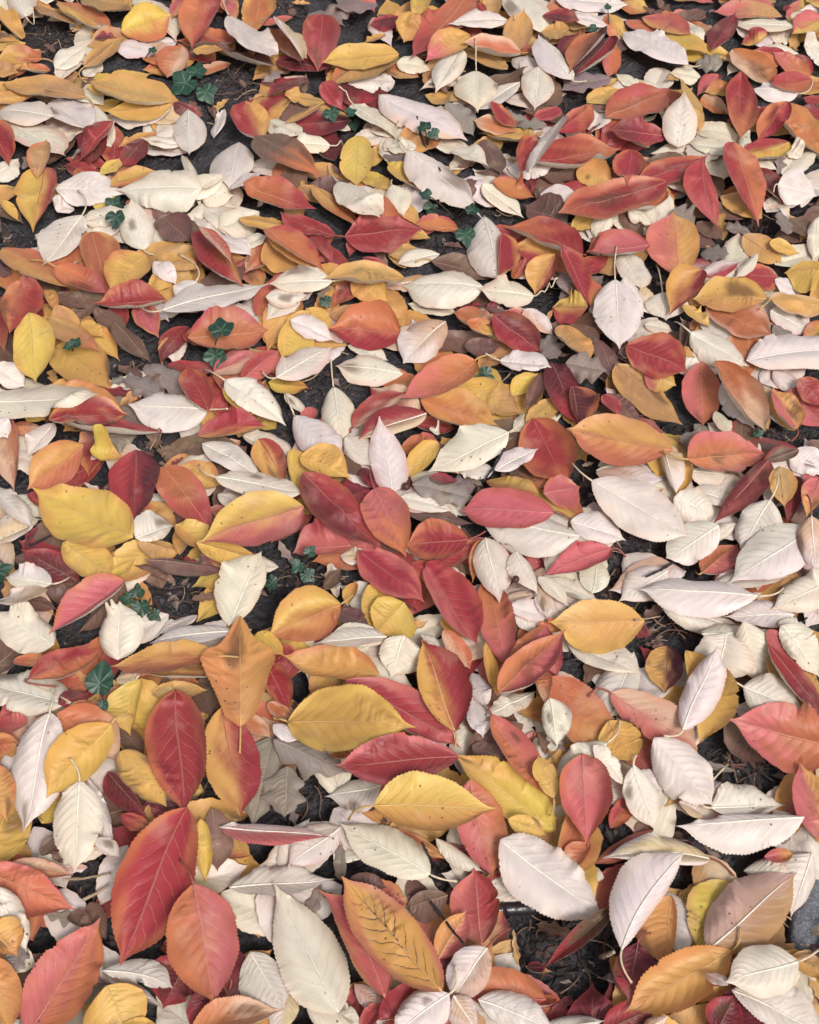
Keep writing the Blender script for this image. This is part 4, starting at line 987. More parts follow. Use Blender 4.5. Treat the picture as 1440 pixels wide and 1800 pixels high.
-479 857 45 -391 757 47 31 25 36 20 0 9857 Y/B ; decayed yellow leaf blotched with brown, left of the red veined leaf
-291 930 28 -234 888 33 18 5 23 25 0 1936 O
-599 744 14 -567 792 25 18 -5 22 20 0 4490 Y
-245 957 22 -195 929 23 15 20 21 25 0 3845 O
87 906 29 -10 906 29 26 50 20 -25 0 6923 T
-46 792 55 -140 788 19 37 -15 26 -20 0 1178 S ; beige grey leaf left of the smooth bright yellow leaf
108 968 27 123 881 52 26 -20 19 -5 0 2568 P
110 1018 17 132 935 47 23 -25 18 -10 0 786 P
-201 832 40 -203 749 27 28 -10 36 -10 0 3777 G ; lobed dead taupe leaf, flat, lower centre left
-230 905 45 -184 876 47 22 -35 16 -10 0 5898 P
395 1050 34 336 915 46 30 -15 44 -15 0 5690 S ; grey cream leaf behind the coral leaf, right of centre
459 1068 23 439 967 44 29 15 38 10 0 8788 D|A ; small leaf half olive gold half plum, right of centre
236 997 48 343 831 50 52 -15 35 -20 0 8677 E|O
241 988 58 342 827 58 46 10 51 20 0 2291 O ; dusty salmon orange leaf right of the black blotched leaf
552 1065 75 531 992 44 58 -5 48 -10 0 3935 W ; big white leaf with long parallel veins, right, above soil
626 1072 75 663 1022 50 22 5 28 15 0 5946 K
545 929 39 593 840 30 22 -5 46 0 0 147 B ; purplish brown leaf under the large orange and pink leaf
325 733 22 366 784 26 17 20 19 25 0 1819 R
-444 477 63 -402 412 36 42 5 59 10 0 827 Y ; pale dull yellow leaf with dark vein at the bottom left
-298 485 42 -320 424 40 20 20 17 25 0 4132 D
-319 759 42 -302 657 30 32 15 18 20 0 9547 B ; dull brown leaf right of the biggest red leaf
0 647 24 32 590 28 19 35 20 20 0 280 B
-24 724 35 60 677 35 17 -40 20 25 0 1219 O
-82 487 34 -41 447 41 19 -30 16 -35 0 9154 E
-151 452 33 -66 429 43 24 -5 23 -20 0 8054 W
-184 484 31 -190 409 31 23 -15 24 -10 0 2108 E
177 513 27 206 514 25 18 -50 22 55 0 8573 D
571 522 57 620 493 61 18 0 22 20 0 5745 T
-34 1391 49 -60 1558 73 35 -20 44 -20 0 3485 P ; upright pale pink leaf, tip up, centre, beside the cream ribbed leaf
139 1754 30 -23 1625 49 50 35 58 20 20 9047 O 188 1765 8 ; large tan orange leaf with a folded lower edge, centre
513 1478 72 310 1538 57 61 0 58 15 0 9643 O|A ; big golden leaf with orange red lower margin, right of centre
707 1742 42 937 1787 31 66 -15 53 0 0 3640 P 708 1744 40 ; large white leaf cut by the right edge, stalk curled left
536 1447 81 714 1507 36 60 10 50 10 0 1667 O 491 1470 76 ; broad orange leaf with shaded top rim, lying level at right
-514 1280 57 -733 1415 30 73 10 61 15 0 9538 Y/A ; big plain yellow leaf with nibbled margin at left, tip upper left
-520 1194 45 -639 1078 52 40 40 49 25 0 1809 K/O ; salmon orange leaf with curled brown back, tip lower left
-95 1270 30 28 1154 38 40 5 46 10 0 9835 R ; brick red veined leaf below the oval orange leaf, centre
-123 1141 48 -256 1079 37 49 0 52 20 0 6425 O|Y -103 1160 47 ; pale yellow leaf with orange lower margin and dark midrib, centre left
110 1278 55 -8 1280 32 47 0 42 25 0 5553 R 142 1301 48 ; glossy crimson leaf with stalk to the right, centre
140 1273 67 162 1146 45 39 -5 33 -25 0 5893 S ; cream leaf stained by a red shred, tip down, centre
194 1245 66 232 1153 61 22 -40 32 -10 0 2362 S 178 1265 58 ; ribbed pinkish grey leaf with hooked stalk, centre right
235 1196 53 286 1135 52 23 -15 18 25 0 3997 W
330 1162 52 353 1252 31 32 -15 26 -10 0 2881 W ; pointed cream leaf, tip up, left of the wet dark soil, centre right
581 1313 51 478 1249 26 38 -20 43 -5 0 5013 P|W ; white leaf half ribbed half smooth, tip lower left, above dark soil at right
680 1355 74 619 1272 32 55 -5 36 -10 0 633 S 707 1429 77 ; round pinkish grey leaf with a straight stalk, right
-514 1038 28 -521 1144 53 38 -5 46 -15 0 2997 W ; white pointed leaf, tip up, behind the single ivy leaf, left
-313 1088 42 -464 1072 35 30 25 38 -30 0 1287 S ; pale grey ribbed leaf above the long amber leaf
-597 906 86 -618 722 31 45 -15 49 -20 0 8965 P -598 963 71 ; long lilac pink leaf with white midrib at the left
-694 829 46 -646 736 50 34 15 23 15 0 3589 A/O ; yellow leaf flushed orange cut by the left edge
-51 995 52 -227 1041 36 42 35 43 25 0 1043 A/O ; golden leaf with reddish lower half, behind the magenta leaf, centre
-253 1031 27 -205 943 27 27 20 22 20 0 2280 R/O ; red orange leaf beside the amber kite leaf, right of it
-10 1065 67 -33 999 38 50 -15 34 -5 0 6114 W ; cream leaf with fine veins above the long magenta leaf, centre
235 726 28 72 845 69 48 30 44 -5 0 1122 Y ; large pale yellow leaf with tip upper left, behind orange leaves
216 973 31 125 914 50 21 5 24 -35 0 8124 W ; white leaf under the orange and pink leaf, right of centre
223 1002 53 228 923 80 20 30 21 40 0 2101 O
-133 854 36 -88 851 43 16 -30 23 50 0 7265 O
240 1081 60 258 1002 32 19 40 22 15 0 468 R
332 900 70 367 824 73 35 15 37 0 0 6750 A ; ochre leaf with a thin dark midrib below the coral leaf
652 1082 72 714 1003 31 40 5 27 -20 0 3992 W ; white leaf at the right edge beside the red sliver leaf
619 1023 69 662 957 55 17 -10 27 15 0 3393 T
487 759 42 616 771 27 45 0 24 20 0 8995 W 532 844 21 ; cream leaf behind the large pinkish white leaf, lower right
-625 662 51 -525 648 39 18 -5 23 45 0 5655 O ; salmon orange leaf edge above the dull orange leaf with pink centre
-583 544 34 -599 499 42 17 0 21 -20 0 8110 G
-332 529 32 -363 452 33 37 -5 46 10 0 2844 D ; dark plum red leaf in shade at the bottom, left of centre
-497 699 62 -452 672 61 18 -20 13 -50 0 4335 P
-333 735 54 -320 640 36 20 35 18 55 0 2858 Y
-241 534 33 -184 450 40 28 -10 44 -10 0 4674 S ; beige speckled leaf between the pink red leaf and the large cream leaf
-110 732 30 -194 664 36 27 -15 41 0 0 8575 S ; dull grey white leaf behind the purple pink curled leaf
59 617 43 -6 599 35 32 0 17 10 0 6614 B ; dull purplish brown leaf right of the black veined leaf
42 709 40 116 654 40 16 -50 21 -30 0 1774 W
156 730 66 217 712 49 18 20 24 20 0 3489 Y
636 684 40 591 590 18 23 -35 55 -10 0 4783 S ; grey leaf beside the stone at the right edge, low
532 667 10 597 639 40 30 -5 13 -50 0 4353 W
197 1536 55 35 1453 34 37 -10 56 -5 0 4364 W 231 1595 44 ; cream ribbed leaf with a thick curved stalk, centre
56 1544 36 45 1565 40 18 50 19 -50 0 8787 W
-199 1343 66 -386 1257 80 63 10 60 15 0 4664 K|Y ; long yellow leaf with orange red lower half, tip left, left of centre
-68 1403 46 -6 1256 30 43 25 49 10 0 7389 K>O -77 1436 48 ; oval orange leaf with red upper part lying on a red leaf, centre
272 1334 63 96 1356 45 48 5 49 10 0 9411 K/R 302 1331 44 ; salmon red leaf with wavy top edge, tip left, centre right
29 1229 33 119 1060 42 54 20 41 40 0 3287 R|K ; big red leaf curving downward with a pink folded edge, centre
378 1270 35 241 1203 46 39 20 30 20 0 7741 K/R 405 1262 20 ; rosy red leaf with tip lower left, lying on the silvery white leaf
349 1406 67 525 1293 44 60 -5 56 -10 0 457 P 318 1460 52 ; large white leaf with pink flush, tip lower right, right of centre
747 1290 74 581 1184 49 49 -10 59 -15 0 1329 P|W ; bright white leaf with shaded upper half, tip lower left, at right
743 1305 92 734 1188 69 36 -5 31 -25 0 6997 E 756 1376 61 ; cream beige leaf with stalk up at the right edge
623 1147 66 413 1168 66 49 -15 54 -35 0 4982 P 685 1186 36 ; long pale pink leaf with rosy lower edge and pink stalk, right
765 1184 60 649 1133 39 36 -25 38 -5 0 2720 W ; cream leaf cut by the right edge, tip left, above a soil gap
-650 980 67 -544 1052 34 32 5 41 10 0 6124 R|O -600 965 67 ; orange leaf with darker top half, tip left, beside the single ivy leaf
-319 937 45 -272 745 36 48 10 47 25 0 6924 R|A ; leaf half red half ochre, tip down, below the amber kite leaf
-40 1061 69 -165 1051 71 26 30 31 -20 0 8880 W ; bright white leaf tip pointing right above the golden reddish leaf, centre
-270 1090 36 -220 1038 45 15 15 25 25 0 393 Y
-110 977 66 89 871 36 44 5 52 25 0 2622 R ; long magenta red leaf, tip lower right, behind the wide golden leaf
138 919 52 221 771 51 32 25 40 45 0 9622 K|O 132 937 53 ; orange leaf with pink folded left edge, lower centre right
133 1060 50 151 965 25 17 50 22 55 0 1657 A
240 1086 65 149 956 44 42 20 28 -10 0 2243 K|O
281 1076 23 403 1001 50 44 -10 29 15 0 866 W ; cream leaf with long drawn tip under the bright apricot leaf
322 853 83 237 814 44 27 -10 27 -20 0 1869 W 350 914 49 ; small white leaf with stalk, just above the red leaf, right of centre
300 849 84 351 790 52 21 -30 17 20 0 8361 W
374 820 44 415 790 38 22 -20 15 10 0 6436 P
567 965 67 667 920 58 42 0 33 -20 0 4842 S 548 974 72 ; small grey white leaf with stalk left, right, left of the red sliver
232 769 57 211 839 69 22 20 19 20 0 8768 A 226 748 37 ; ochre leaf sliver left of the pinkish red oval leaf
-660 647 75 -513 597 40 30 5 54 15 0 7139 O/K ; dull orange leaf with pink centre and blackened edge, left edge low
-459 739 64 -412 719 59 15 -30 22 30 0 1283 R
-177 708 50 -110 729 36 22 -35 16 35 0 1367 W
109 542 45 101 660 40 44 5 35 10 0 5351 K|R ; dusty red upright leaf beside the glinting wet soil
138 687 41 178 626 17 30 10 21 30 0 9025 K|P
-69 418 48 -42 459 42 15 0 19 40 0 1838 R
388 722 39 290 668 33 23 30 19 -40 0 6607 K
399 633 22 403 523 51 37 -5 21 -50 0 1549 S ; greyish white leaf behind golden leaves, lower right
561 680 35 608 683 43 15 60 21 40 0 1768 K
174 459 28 221 471 14 13 65 21 55 0 5415 R
419 1105 47 246 1102 53 62 -5 44 15 0 8489 A ; bright apricot yellow leaf, tip left, centre right
-332 1027 61 -522 1017 35 47 35 38 0 0 275 O|A -284 1038 29 ; long amber leaf with stalk right, tip left, lying level
-284 900 48 -303 1118 51 67 15 64 10 0 7632 A.k -282 854 43 ; tall amber kite shaped leaf with wavy sides, tip up, left of centre
-495 893 71 -586 769 61 40 5 44 20 0 3269 Y -466 915 55 ; yellow leaf with stalk up right, tip down, on the lilac pink leaf
-532 792 72 -521 647 51 41 -15 42 -15 0 8586 W -552 829 76 ; pale greenish cream leaf with stalk up, tip down, lower left
-400 966 54 -361 740 45 53 10 55 20 0 802 R/O ; large red veined leaf with orange right margin, tip down, lower left
76 892 47 20 1066 59 40 25 56 5 0 6438 A|R 76 866 41 ; leaf red on top and golden below, tip down, centre
151 954 68 271 1066 80 32 10 48 20 0 2065 O|K ; leaf with orange upper edge and pink body right of centre
344 963 48 479 859 48 42 20 48 15 0 5860 K 303 946 66 ; coral orange leaf with stalk left, right of centre
482 1040 58 482 870 38 60 20 37 45 20 8855 A ; golden leaf curving behind the pale pink ribbed leaf, right
404 869 70 488 758 53 49 -10 44 -15 0 374 P ; silver white leaf with dark midrib, lower right
620 1040 78 703 911 48 27 -15 39 25 0 4341 R ; narrow red leaf sliver with tip up at the right edge
712 862 48 533 902 77 65 0 54 10 0 5913 O>K ; large leaf orange right and pink left, tip left, right edge
-624 612 94 -573 528 54 24 -15 19 -50 0 1813 W ; white leaf under the round pale yellow leaf, left edge
-630 524 48 -581 421 29 34 15 24 30 0 4496 A ; ochre yellow leaf with spots in the bottom left corner
-457 502 48 -347 475 60 29 -25 18 -45 8 9098 S ; silvery lilac curled leaf with serrated side, bottom left
-416 424 54 -364 427 40 15 -35 19 45 0 678 Y
-303 725 46 -119 704 65 31 -50 36 35 0 616 P|K ; purple pink curled leaf with pale ribs, lower centre left
-280 630 40 -116 645 32 37 -20 29 35 0 1908 S ; pinkish grey ribbed leaf with stalk left, lower centre left
43 520 45 87 590 55 23 10 25 20 0 3484 A|K ; small leaf half rose half olive, under a twig, bottom centre
201 462 46 78 472 50 27 25 39 20 0 6759 R|O ; red leaf with orange upper half, tip right, bottom centre right
97 791 81 129 640 42 42 15 39 15 0 1221 O|K ; orange leaf with a pink patch curling behind the smooth bright yellow leaf
271 767 22 236 636 30 53 15 30 55 0 6206 O
287 701 38 237 640 38 18 55 26 10 0 8339 O ; orange leaf with pointed lower tip beneath the pinkish red oval leaf
310 530 28 312 474 51 15 -30 18 50 0 1133 A
503 644 26 430 525 56 30 60 47 5 0 504 Y/T ; olive brown leaf left of the two tone peach leaf, lower right
280 421 44 362 451 37 26 20 25 15 0 6926 D ; maroon leaf at the bottom edge below the tan golden leaf
445 415 44 480 472 49 30 15 28 10 0 3328 D 446 437 41 ; crimson maroon leaf at the bottom edge, right of the tan golden leaf
340 419 59 377 439 47 17 -50 13 -50 0 2618 E
-207 912 39 8 875 107 64 15 60 10 0 3680 A/Y -233 925 26 ; wide golden leaf, tip right, with small upper left spike, centre
81 839 63 -121 804 97 51 25 41 10 0 5744 R/K ; pinkish red leaf with orange top patch, tip left, centre low
235 935 84 243 853 67 32 -5 20 -25 0 8174 W/G ; black blotched pale leaf, right of centre
282 838 76 280 690 49 47 15 43 15 0 4955 K/O ; pinkish red oval leaf with orange right margin, lower right of centre
364 820 68 391 723 44 29 -5 30 -15 0 3730 W 369 834 78 ; slender cream leaf, stalk up, tip down, lower right
659 698 52 641 832 56 35 10 33 20 0 3349 K|A ; pink leaf with yellow right side, tip up, at the right edge
-357 753 58 -431 510 49 67 15 56 20 0 7459 R/O ; biggest red leaf, ribbed, tip down, lower left
-628 559 82 -585 521 58 38 5 20 40 0 335 Y ; round pale yellow leaf on a white one at the left edge
32 645 56 -110 733 36 35 -10 44 -25 0 4859 W 73 635 54 ; clean cream leaf with stalk right, lower centre
-103 442 52 -211 635 52 56 -25 54 -25 0 1589 W -79 423 54 ; very large pale cream leaf with nibbled edge, lower centre
115 528 75 61 463 41 30 -10 33 0 0 429 E 153 565 47 ; beige leaf with thick pale stalk, bottom centre
-44 429 63 31 481 25 29 10 23 35 0 4145 R
64 463 64 99 415 46 23 -25 25 -20 0 3493 E ; beige leaf at the bottom edge right of the pale pink leaf
142 694 74 306 579 29 50 -10 56 -10 0 6190 S ; large greyish white leaf, lower right, left of dark soil
478 683 19 305 673 61 35 40 42 -35 -6 9709 E 511 653 26 ; pale brown ribbed leaf with stalk lower right, lower right
471 471 63 603 407 59 46 -10 27 -5 0 1479 S ; pale beige leaf at the bottom right corner under the white ribbed leaf
182 420 37 283 431 55 21 -30 19 -50 0 6288 S ; grey white leaf tip at the bottom edge below dark soil
-56 738 102 139 743 81 52 10 51 10 0 6395 Y -97 738 46 ; smooth bright yellow leaf, tip right, lower centre
453 883 70 527 1027 97 30 -35 44 -25 0 9082 P 419 870 75 ; pale pink ribbed leaf with white right half, tip up, right
-330 623 77 -283 450 43 53 5 56 15 0 5856 K|O -356 663 66 ; large leaf pink red with orange left side, lower left of centre
-553 416 40 -473 582 34 48 20 54 10 0 9232 K|O ; leaf half salmon half orange, tip up right, bottom left corner
-36 462 58 -145 626 44 40 45 53 10 -17 2946 K/A ; coral leaf with yellow rim behind the black veined leaf
100 459 59 214 419 51 34 -10 24 -25 0 573 S ; grey white leaf at the bottom edge, centre right
311 599 25 197 503 53 30 55 29 65 0 5606 B>R ; brown red leaf with crackled surface along the dark soil, lower right
405 617 42 379 508 45 20 55 57 5 0 7544 A ; golden leaf under the pale pink curling leaf, lower right
627 734 64 426 727 42 51 -25 27 -50 0 82 P ; large pinkish white leaf with sharp tip left, lower right, over dark soil
-316 415 58 -183 449 45 36 10 30 45 0 7199 O ; orange leaf edge at the bottom, left of centre
58 465 66 -32 405 69 36 -15 36 -10 0 4395 P 67 504 69 ; pale pink leaf with white midrib at the bottom centre
343 541 46 319 458 54 41 10 31 5 0 83 D 364 558 46 ; dark maroon leaf with stalk up, bottom right
442 526 70 605 653 33 58 -25 45 -10 0 3285 E|T ; two tone leaf, peach and tan with yellow edge, lower right
47 468 69 -104 637 68 53 20 42 0 0 2351 A/K.v ; yellow leaf with coral margin and black veins, bottom centre
317 530 58 431 678 72 57 -15 29 -50 11 6576 P 327 482 59 ; pale pink leaf curling over a golden leaf, stalk down, lower right
479 526 69 312 442 60 48 30 39 20 0 1317 A 495 559 71 ; large plain tan golden leaf, tip lower left, bottom right
431 489 83 459 469 94 19 -45 16 40 0 8750 E
573 509 73 455 472 100 38 -10 42 -15 0 1488 W 614 532 50 ; round white ribbed leaf with stalk right, bottom right corner"""
leaves = []
for line in TABLE.strip().split('\n'):                # half millimetres and degrees: foot, tip, half widths with their tilt, bow, seed, colours, stalk end
    head, _, lab = line.partition(' ; ')
    p = head.split(); v = [int(x) for x in p[:12]]
    r = dict(b=tuple(x / 2000 for x in v[:3]), t=tuple(x / 2000 for x in v[3:6]), wl=v[6] / 2000, al=math.radians(v[7]), wr=v[8] / 2000, ar=math.radians(v[9]),
             bow=v[10] / 2000, seed=v[11], col=p[12].split('.')[0], form=p[12].partition('.')[2], lab=lab.strip())
    if len(p) > 13: r['st'] = tuple(int(x) / 2000 for x in p[13:16])
    leaves.append(r)
H = new_height()
yy, xx = np.mgrid[0:HNY, 0:HNX]
H[:] = soil_height(HX0 + (xx + .5) * CELL, HY0 + (yy + .5) * CELL) + .0042
heap = [[], [], [], [], [], []]; nheap = 0
def to_heap(r, P, t, V):
    global nheap
    a = leaf_arrays(r, P, t, V)
    for k in range(5): heap[k].append(a[k])
    heap[5].append(blade_faces(len(t), len(V) // 2) + nheap); nheap += len(a[0])
for r in litter_rows(leaves, GAPS):
    P, t, V = leaf_grid(r, 26, 3); P = drape(P, H); splat(P, H, 2); to_heap(r, P, t, V)
GROUP = 'fallen leaves carpeting the soil'
stalk_cols = dict(pale=s2l((214, 196, 168)), red=s2l((150, 84, 74)), yel=s2l((196, 160, 104)))
for r in leaves:
    nu, nh = (100, 7) if r['b'][1] < .62 else (68, 6)
    P, t, V = leaf_grid(r, nu, nh); P = drape(P, H)
    st = stalk_points(r, H, P, nh) if 'st' in r else None
    splat(P, H, 2)
    c0 = r['col'][0]
    sc = stalk_cols['pale'] if c0 in 'WPS' else stalk_cols['red'] if c0 in 'RKDPE' else stalk_cols['yel']
    if not r['lab']:
        to_heap(r, P, t, V)
        continue
    B = P[0, nh].copy()
    e = thing('fallen_leaf', r['lab'], 'leaf', B, GROUP)
    co, pg, rv, pl, uv = leaf_arrays(r, P, t, V)
    bf = blade_faces(nu, nh)
    link('blade', make_mesh('blade', co - B, bf, M_LEAF, pg, rv, pl, uv), e)
    wmid = np.interp(t, [0, .5, .93], [.00085, .0006, .0002])
    if c0 not in 'WPETS':                                # on the upper face the midrib is a fine sunken line
        k = slice(0, int(nu * .86), 4); q = P[k, nh] - np.array([0, 0, .0002])
        link('midrib', tube_mesh('midrib', q, wmid[k] * .85, M_STALK, PAL[c0] * .72 + PAL['E'] * .22, B, 5), e)
    else:                                               # the underside shows its raised midrib
        k = slice(0, int(nu * .92), 4); q = P[k, nh] + np.array([0, 0, .00015])
        link('midrib', tube_mesh('midrib', q, wmid[k] * 1.05, M_STALK, PAL['W'] * .98 if c0 != 'T' else PAL['T'] * 1.1, B, 5), e)
    if st is not None:
        link('stalk', tube_mesh('stalk', st, np.linspace(.00095, .0008, 12) + np.r_[np.zeros(10), .0001, .0004], M_STALK, sc, B, 6), e)
o = link('leaf_litter', make_mesh('leaf_litter', np.concatenate(heap[0]), np.concatenate(heap[5]), M_LEAF, np.concatenate(heap[1]), np.concatenate(heap[2]), np.concatenate(heap[3]), np.concatenate(heap[4])))
o['kind'] = 'stuff'; o['label'] = 'smaller and half buried fallen leaves between the larger ones'

# ---------------------------------------------------------------- ivy, twigs, berries, stone
EXTRA = {"ivy":[["dark green ivy sprig with three broad leaves on soil at the upper left",[[-0.2941,1.3638,0.0137,0.0198,215],[-0.278,1.3966,0.0116,0.0142,80],[-0.2606,1.3481,0.0111,0.0147,300]],[-0.279,1.381,-0.0015]],["tiny single ivy leaf on a thin stem near the rusty orange round leaf",[[-0.3368,1.4213,0.0254,0.006,70]],[-0.3526,1.4235,0.0097]],["small ivy sprig with three leaves in front of a dark maroon leaf",[[-0.0969,1.2816,0.0281,0.0106,290],[-0.0722,1.2729,0.0368,0.0077,30],[-0.0703,1.2893,0.0066,0.0086,280]],[-0.0769,1.2841,0.0179]],["tiny two leaved ivy sprig resting on the large pinkish white leaf",[[0.018,1.2456,0.0361,0.0091,120],[0.0297,1.2326,0.035,0.0083,310]],[0.0217,1.2401,0.0154]],["tiny dark seedling with a thin stem at the top edge, before a white leaf",[[0.2694,1.5207,0.0263,0.0054,90],[0.2466,1.481,0.019,0.0069,200]],[0.2718,1.4975,0.0086]],["ivy sprig with two overlapping leaves under the big clean white leaf tip",[[-0.3437,1.1158,0.0249,0.0106,60],[-0.3353,1.0791,0.0342,0.0117,275]],[-0.343,1.0815,0.0171]],["tiny ivy leaf beside the bright white level leaf, upper centre",[[-0.0912,0.9588,0.0208,0.0075,300]],[-0.0975,0.9589,0.0292]],["dark ivy sprig with four small leaves at the foot of the pink ribbed leaf",[[0.0185,1.124,0.0315,0.008,160],[0.0255,1.1247,0.0108,0.0093,30],[0.0723,1.1025,0.0277,0.0086,80],[0.0641,1.0612,0.0238,0.0123,280]],[0.0532,1.1082,0.0128]],["ivy sprig with two heart shaped leaves, one on the red and orange leaf",[[-0.1978,0.9014,0.0388,0.0138,100],[-0.204,0.8742,0.0218,0.0125,270]],[-0.2066,0.8951,0.0214]],["tiny pale green ivy leaf pair right of the bright yellow upright leaf",[[-0.3529,0.87,0.0433,0.0053,200],[-0.3462,0.8788,0.04,0.0065,60]],[-0.351,0.8757,0.0348]],["single ivy leaf in a dark hollow right of the large tan orange leaf",[[0.0803,0.857,0.0133,0.0101,330]],[0.0733,0.8392,0.0225]],["ivy sprig of four leaves in the dark hollow below the big plain yellow leaf",[[-0.2444,0.5714,0.0136,0.0098,270],[-0.2507,0.5941,0.0074,0.0074,90],[-0.2559,0.5771,0.0228,0.0067,180],[-0.2309,0.5665,0.0107,0.0067,320]],[-0.2475,0.5866,0.0046]],["ivy sprig of four leaves beneath the dull red domed leaf",[[-0.0924,0.6323,0.0174,0.0064,50],[-0.106,0.6255,0.0017,0.0075,230],[-0.0949,0.6158,0.0008,0.008,320],[-0.1301,0.6105,-0.0036,0.008,180]],[-0.1027,0.6367,-0.0045]],["large oval single ivy leaf beside the orange leaf at left",[[-0.2649,0.4912,0.0282,0.0131,85],[-0.2566,0.4624,0.0381,0.0052,270]],[-0.2648,0.4817,0.015]],["dark ivy leaf cut by the left edge above the cream and lilac leaf",[[-0.3761,0.6058,0.0249,0.0125,20]],[-0.3821,0.6041,0.0208]],["tiny ivy leaf tip showing under the tall orange leaf at right",[[0.3496,0.7732,0.0195,0.0057,300]],[0.3416,0.7714,0.0305]]],"twig":[["dark curved twig crossing the pink ribbed leaf near the top",[[0.0092,1.2773,0.027],[0.014,1.2475,0.0198],[0.0224,1.2305,0.0091],[0.0371,1.1691,0.0301]],0.0011,"twig"],["thin black twig leaning against the lilac pink leaf tip, centre",[[0.0934,0.7477,0.0275],[0.0846,0.7316,0.0235],[0.072,0.7141,0.0171]],0.0011,"twig"],["short grey twig lying across the small pinkish white leaf, right",[[0.2447,0.6196,0.0183],[0.2289,0.605,0.0261],[0.2154,0.5991,0.0247]],0.0012,"twig"],["dark knobby twig over the half rose half olive leaf, bottom centre",[[0.0157,0.3025,0.0255],[0.0226,0.2936,0.0249],[0.0321,0.2788,0.0312],[0.0414,0.2663,0.0354]],0.0011,"twig"],["pale bent twig on the soil beside the dull orange leaf, left low",[[-0.2544,0.3078,0.0122],[-0.2444,0.313,0.0126],[-0.2359,0.3191,0.0132]],0.0012,"twig"],["pale straight twig on soil just left of the biggest red leaf",[[-0.2676,0.3185,0.0278],[-0.2572,0.3273,0.0051],[-0.2351,0.3275,0.0164]],0.001,"twig"],["short pale stick end on the soil beside the dark maroon leaf, bottom right",[[0.1468,0.2678,-0.0007],[0.148,0.2628,0.0228],[0.152,0.2626,0.031]],0.0016,"twig"],["thin twig under the big plain yellow leaf on the left",[[-0.3551,0.6367,0.0194],[-0.3469,0.6431,0.0185],[-0.3384,0.6516,0.0157]],0.0011,"twig"],["slender twig standing in soil right of the clean cream leaf",[[0.0096,0.3374,0.0547],[0.0143,0.3384,0.0278],[0.0217,0.3357,0.0072]],0.001,"twig"],["glinting dark stick half buried in the soil, bottom centre right",[[0.0632,0.3017,0.0035],[0.0779,0.3039,0.0035],[0.099,0.3053,0.0035]],0.006,"stick"],["thin pale twig across the soil beside the bright apricot leaf",[[0.2006,0.5519,0.027],[0.2162,0.5637,0.0104],[0.2288,0.5684,0.0065]],0.0009,"twig"]],"berry":[["small round brown berry beside the silvery grey lobed dead leaf",[-0.0033,0.7027,0.0248],0.0042],["tiny dark brown berry under the cream leaf, centre",[0.0954,0.5874,0.0391],0.0034]],"stone":[[0.2923,0.2782],[0.2981,0.2999],[0.3053,0.3168],[0.3166,0.329],[0.3618,0.3405],[0.4103,0.3177],[0.3927,0.2488],[0.3312,0.2406],[0.2926,0.2613]]}
IVY_ANG = np.radians([-180, -165, -140, -112, -84, -72, -58, -36, -16, 0, 16, 36, 58, 72, 84, 112, 140, 165, 180])
IVY_RAD = np.array([.28, .58, .80, .80, .92, 1.02, .90, .76, .98, 1.32, .98, .76, .90, 1.02, .92, .80, .80, .58, .28])
def ivy_mesh(R, heading, rg, tilt, oval=False):
    na, nr = 61, 6; A = np.linspace(-math.pi, math.pi, na); rad = np.interp(A, IVY_ANG, IVY_RAD)
    if oval: rad = np.interp(A, np.radians([-180, -150, -90, -45, -15, 0, 15, 45, 90, 150, 180]), [.6, .78, .86, .98, 1.3, 1.55, 1.3, .98, .86, .78, .6])
    k = np.ones(3) / 3; rad = np.r_[rad[0], np.convolve(rad, k, 'valid'), rad[-1]] * (1 + .05 * np.sin(3 * A + rg.uniform(0, 6)))
    V, UV = [], []
    for j in range(nr):
        q = j / (nr - 1)
        x, y = q * rad * np.cos(A) + .0, q * rad * np.sin(A)
        z = .16 * np.abs(y) + .03 * np.sin(9 * A) * q * q - .16 * q * q * np.clip(np.cos(A), 0, 1)
        V.append(np.stack([x * R, y * R, z * R], 1)); UV.append(np.stack([(A + math.pi) / (2 * math.pi), np.full(na, q)], 1))
    V = np.concatenate(V); UV = np.concatenate(UV)
    F = grid_faces(nr, na)[:, ::-1]
    ct, s_ = math.cos(tilt), math.sin(tilt)
    c, s = math.cos(heading), math.sin(heading)
    V = V @ np.array([[c, s, 0], [-s, c, 0], [0, 0, 1]])
    V = V @ np.array([[1, 0, 0], [0, ct, s_], [0, -s_, ct]])   # lean towards the open side
    return V, F, UV
for i, (lab, lv, root) in enumerate(EXTRA['ivy']):
    rg = np.random.RandomState(40 + i)
    e = thing('ivy_sprig', lab, 'ivy', root, 'ivy growing up through the leaves')
    for (x, y, z, R, ang) in lv:
        hd = math.radians(ang); V, F, UV = ivy_mesh(R * 1.04, hd, rg, rg.uniform(.25, .5), 'oval' in lab)
        g = s2l((27, 56, 45)) * rg.uniform(.75, 1.25) * np.array([1, rg.uniform(.95, 1.15), rg.uniform(.8, 1.1)])
        p = np.array([x, y, z]) - np.array(root)
        foot = p + np.array([-math.cos(hd), -math.sin(hd), 0]) * R * .25
        link('leaf', make_mesh('leaf', V + foot, F, M_IVY, pig=g, uvs=UV), e)
        a = np.array([0, 0, -.004]); k = np.linspace(0, 1, 7)[:, None]; c = (a + foot) / 2 + np.array([0, 0, .006])
        q = (1 - k) ** 2 * a + 2 * k * (1 - k) * c + k * k * foot
        link('stem', tube_mesh('stem', q, np.full(7, .0007), M_TWIG, s2l((70, 62, 48)), (0, 0, 0), 5), e)
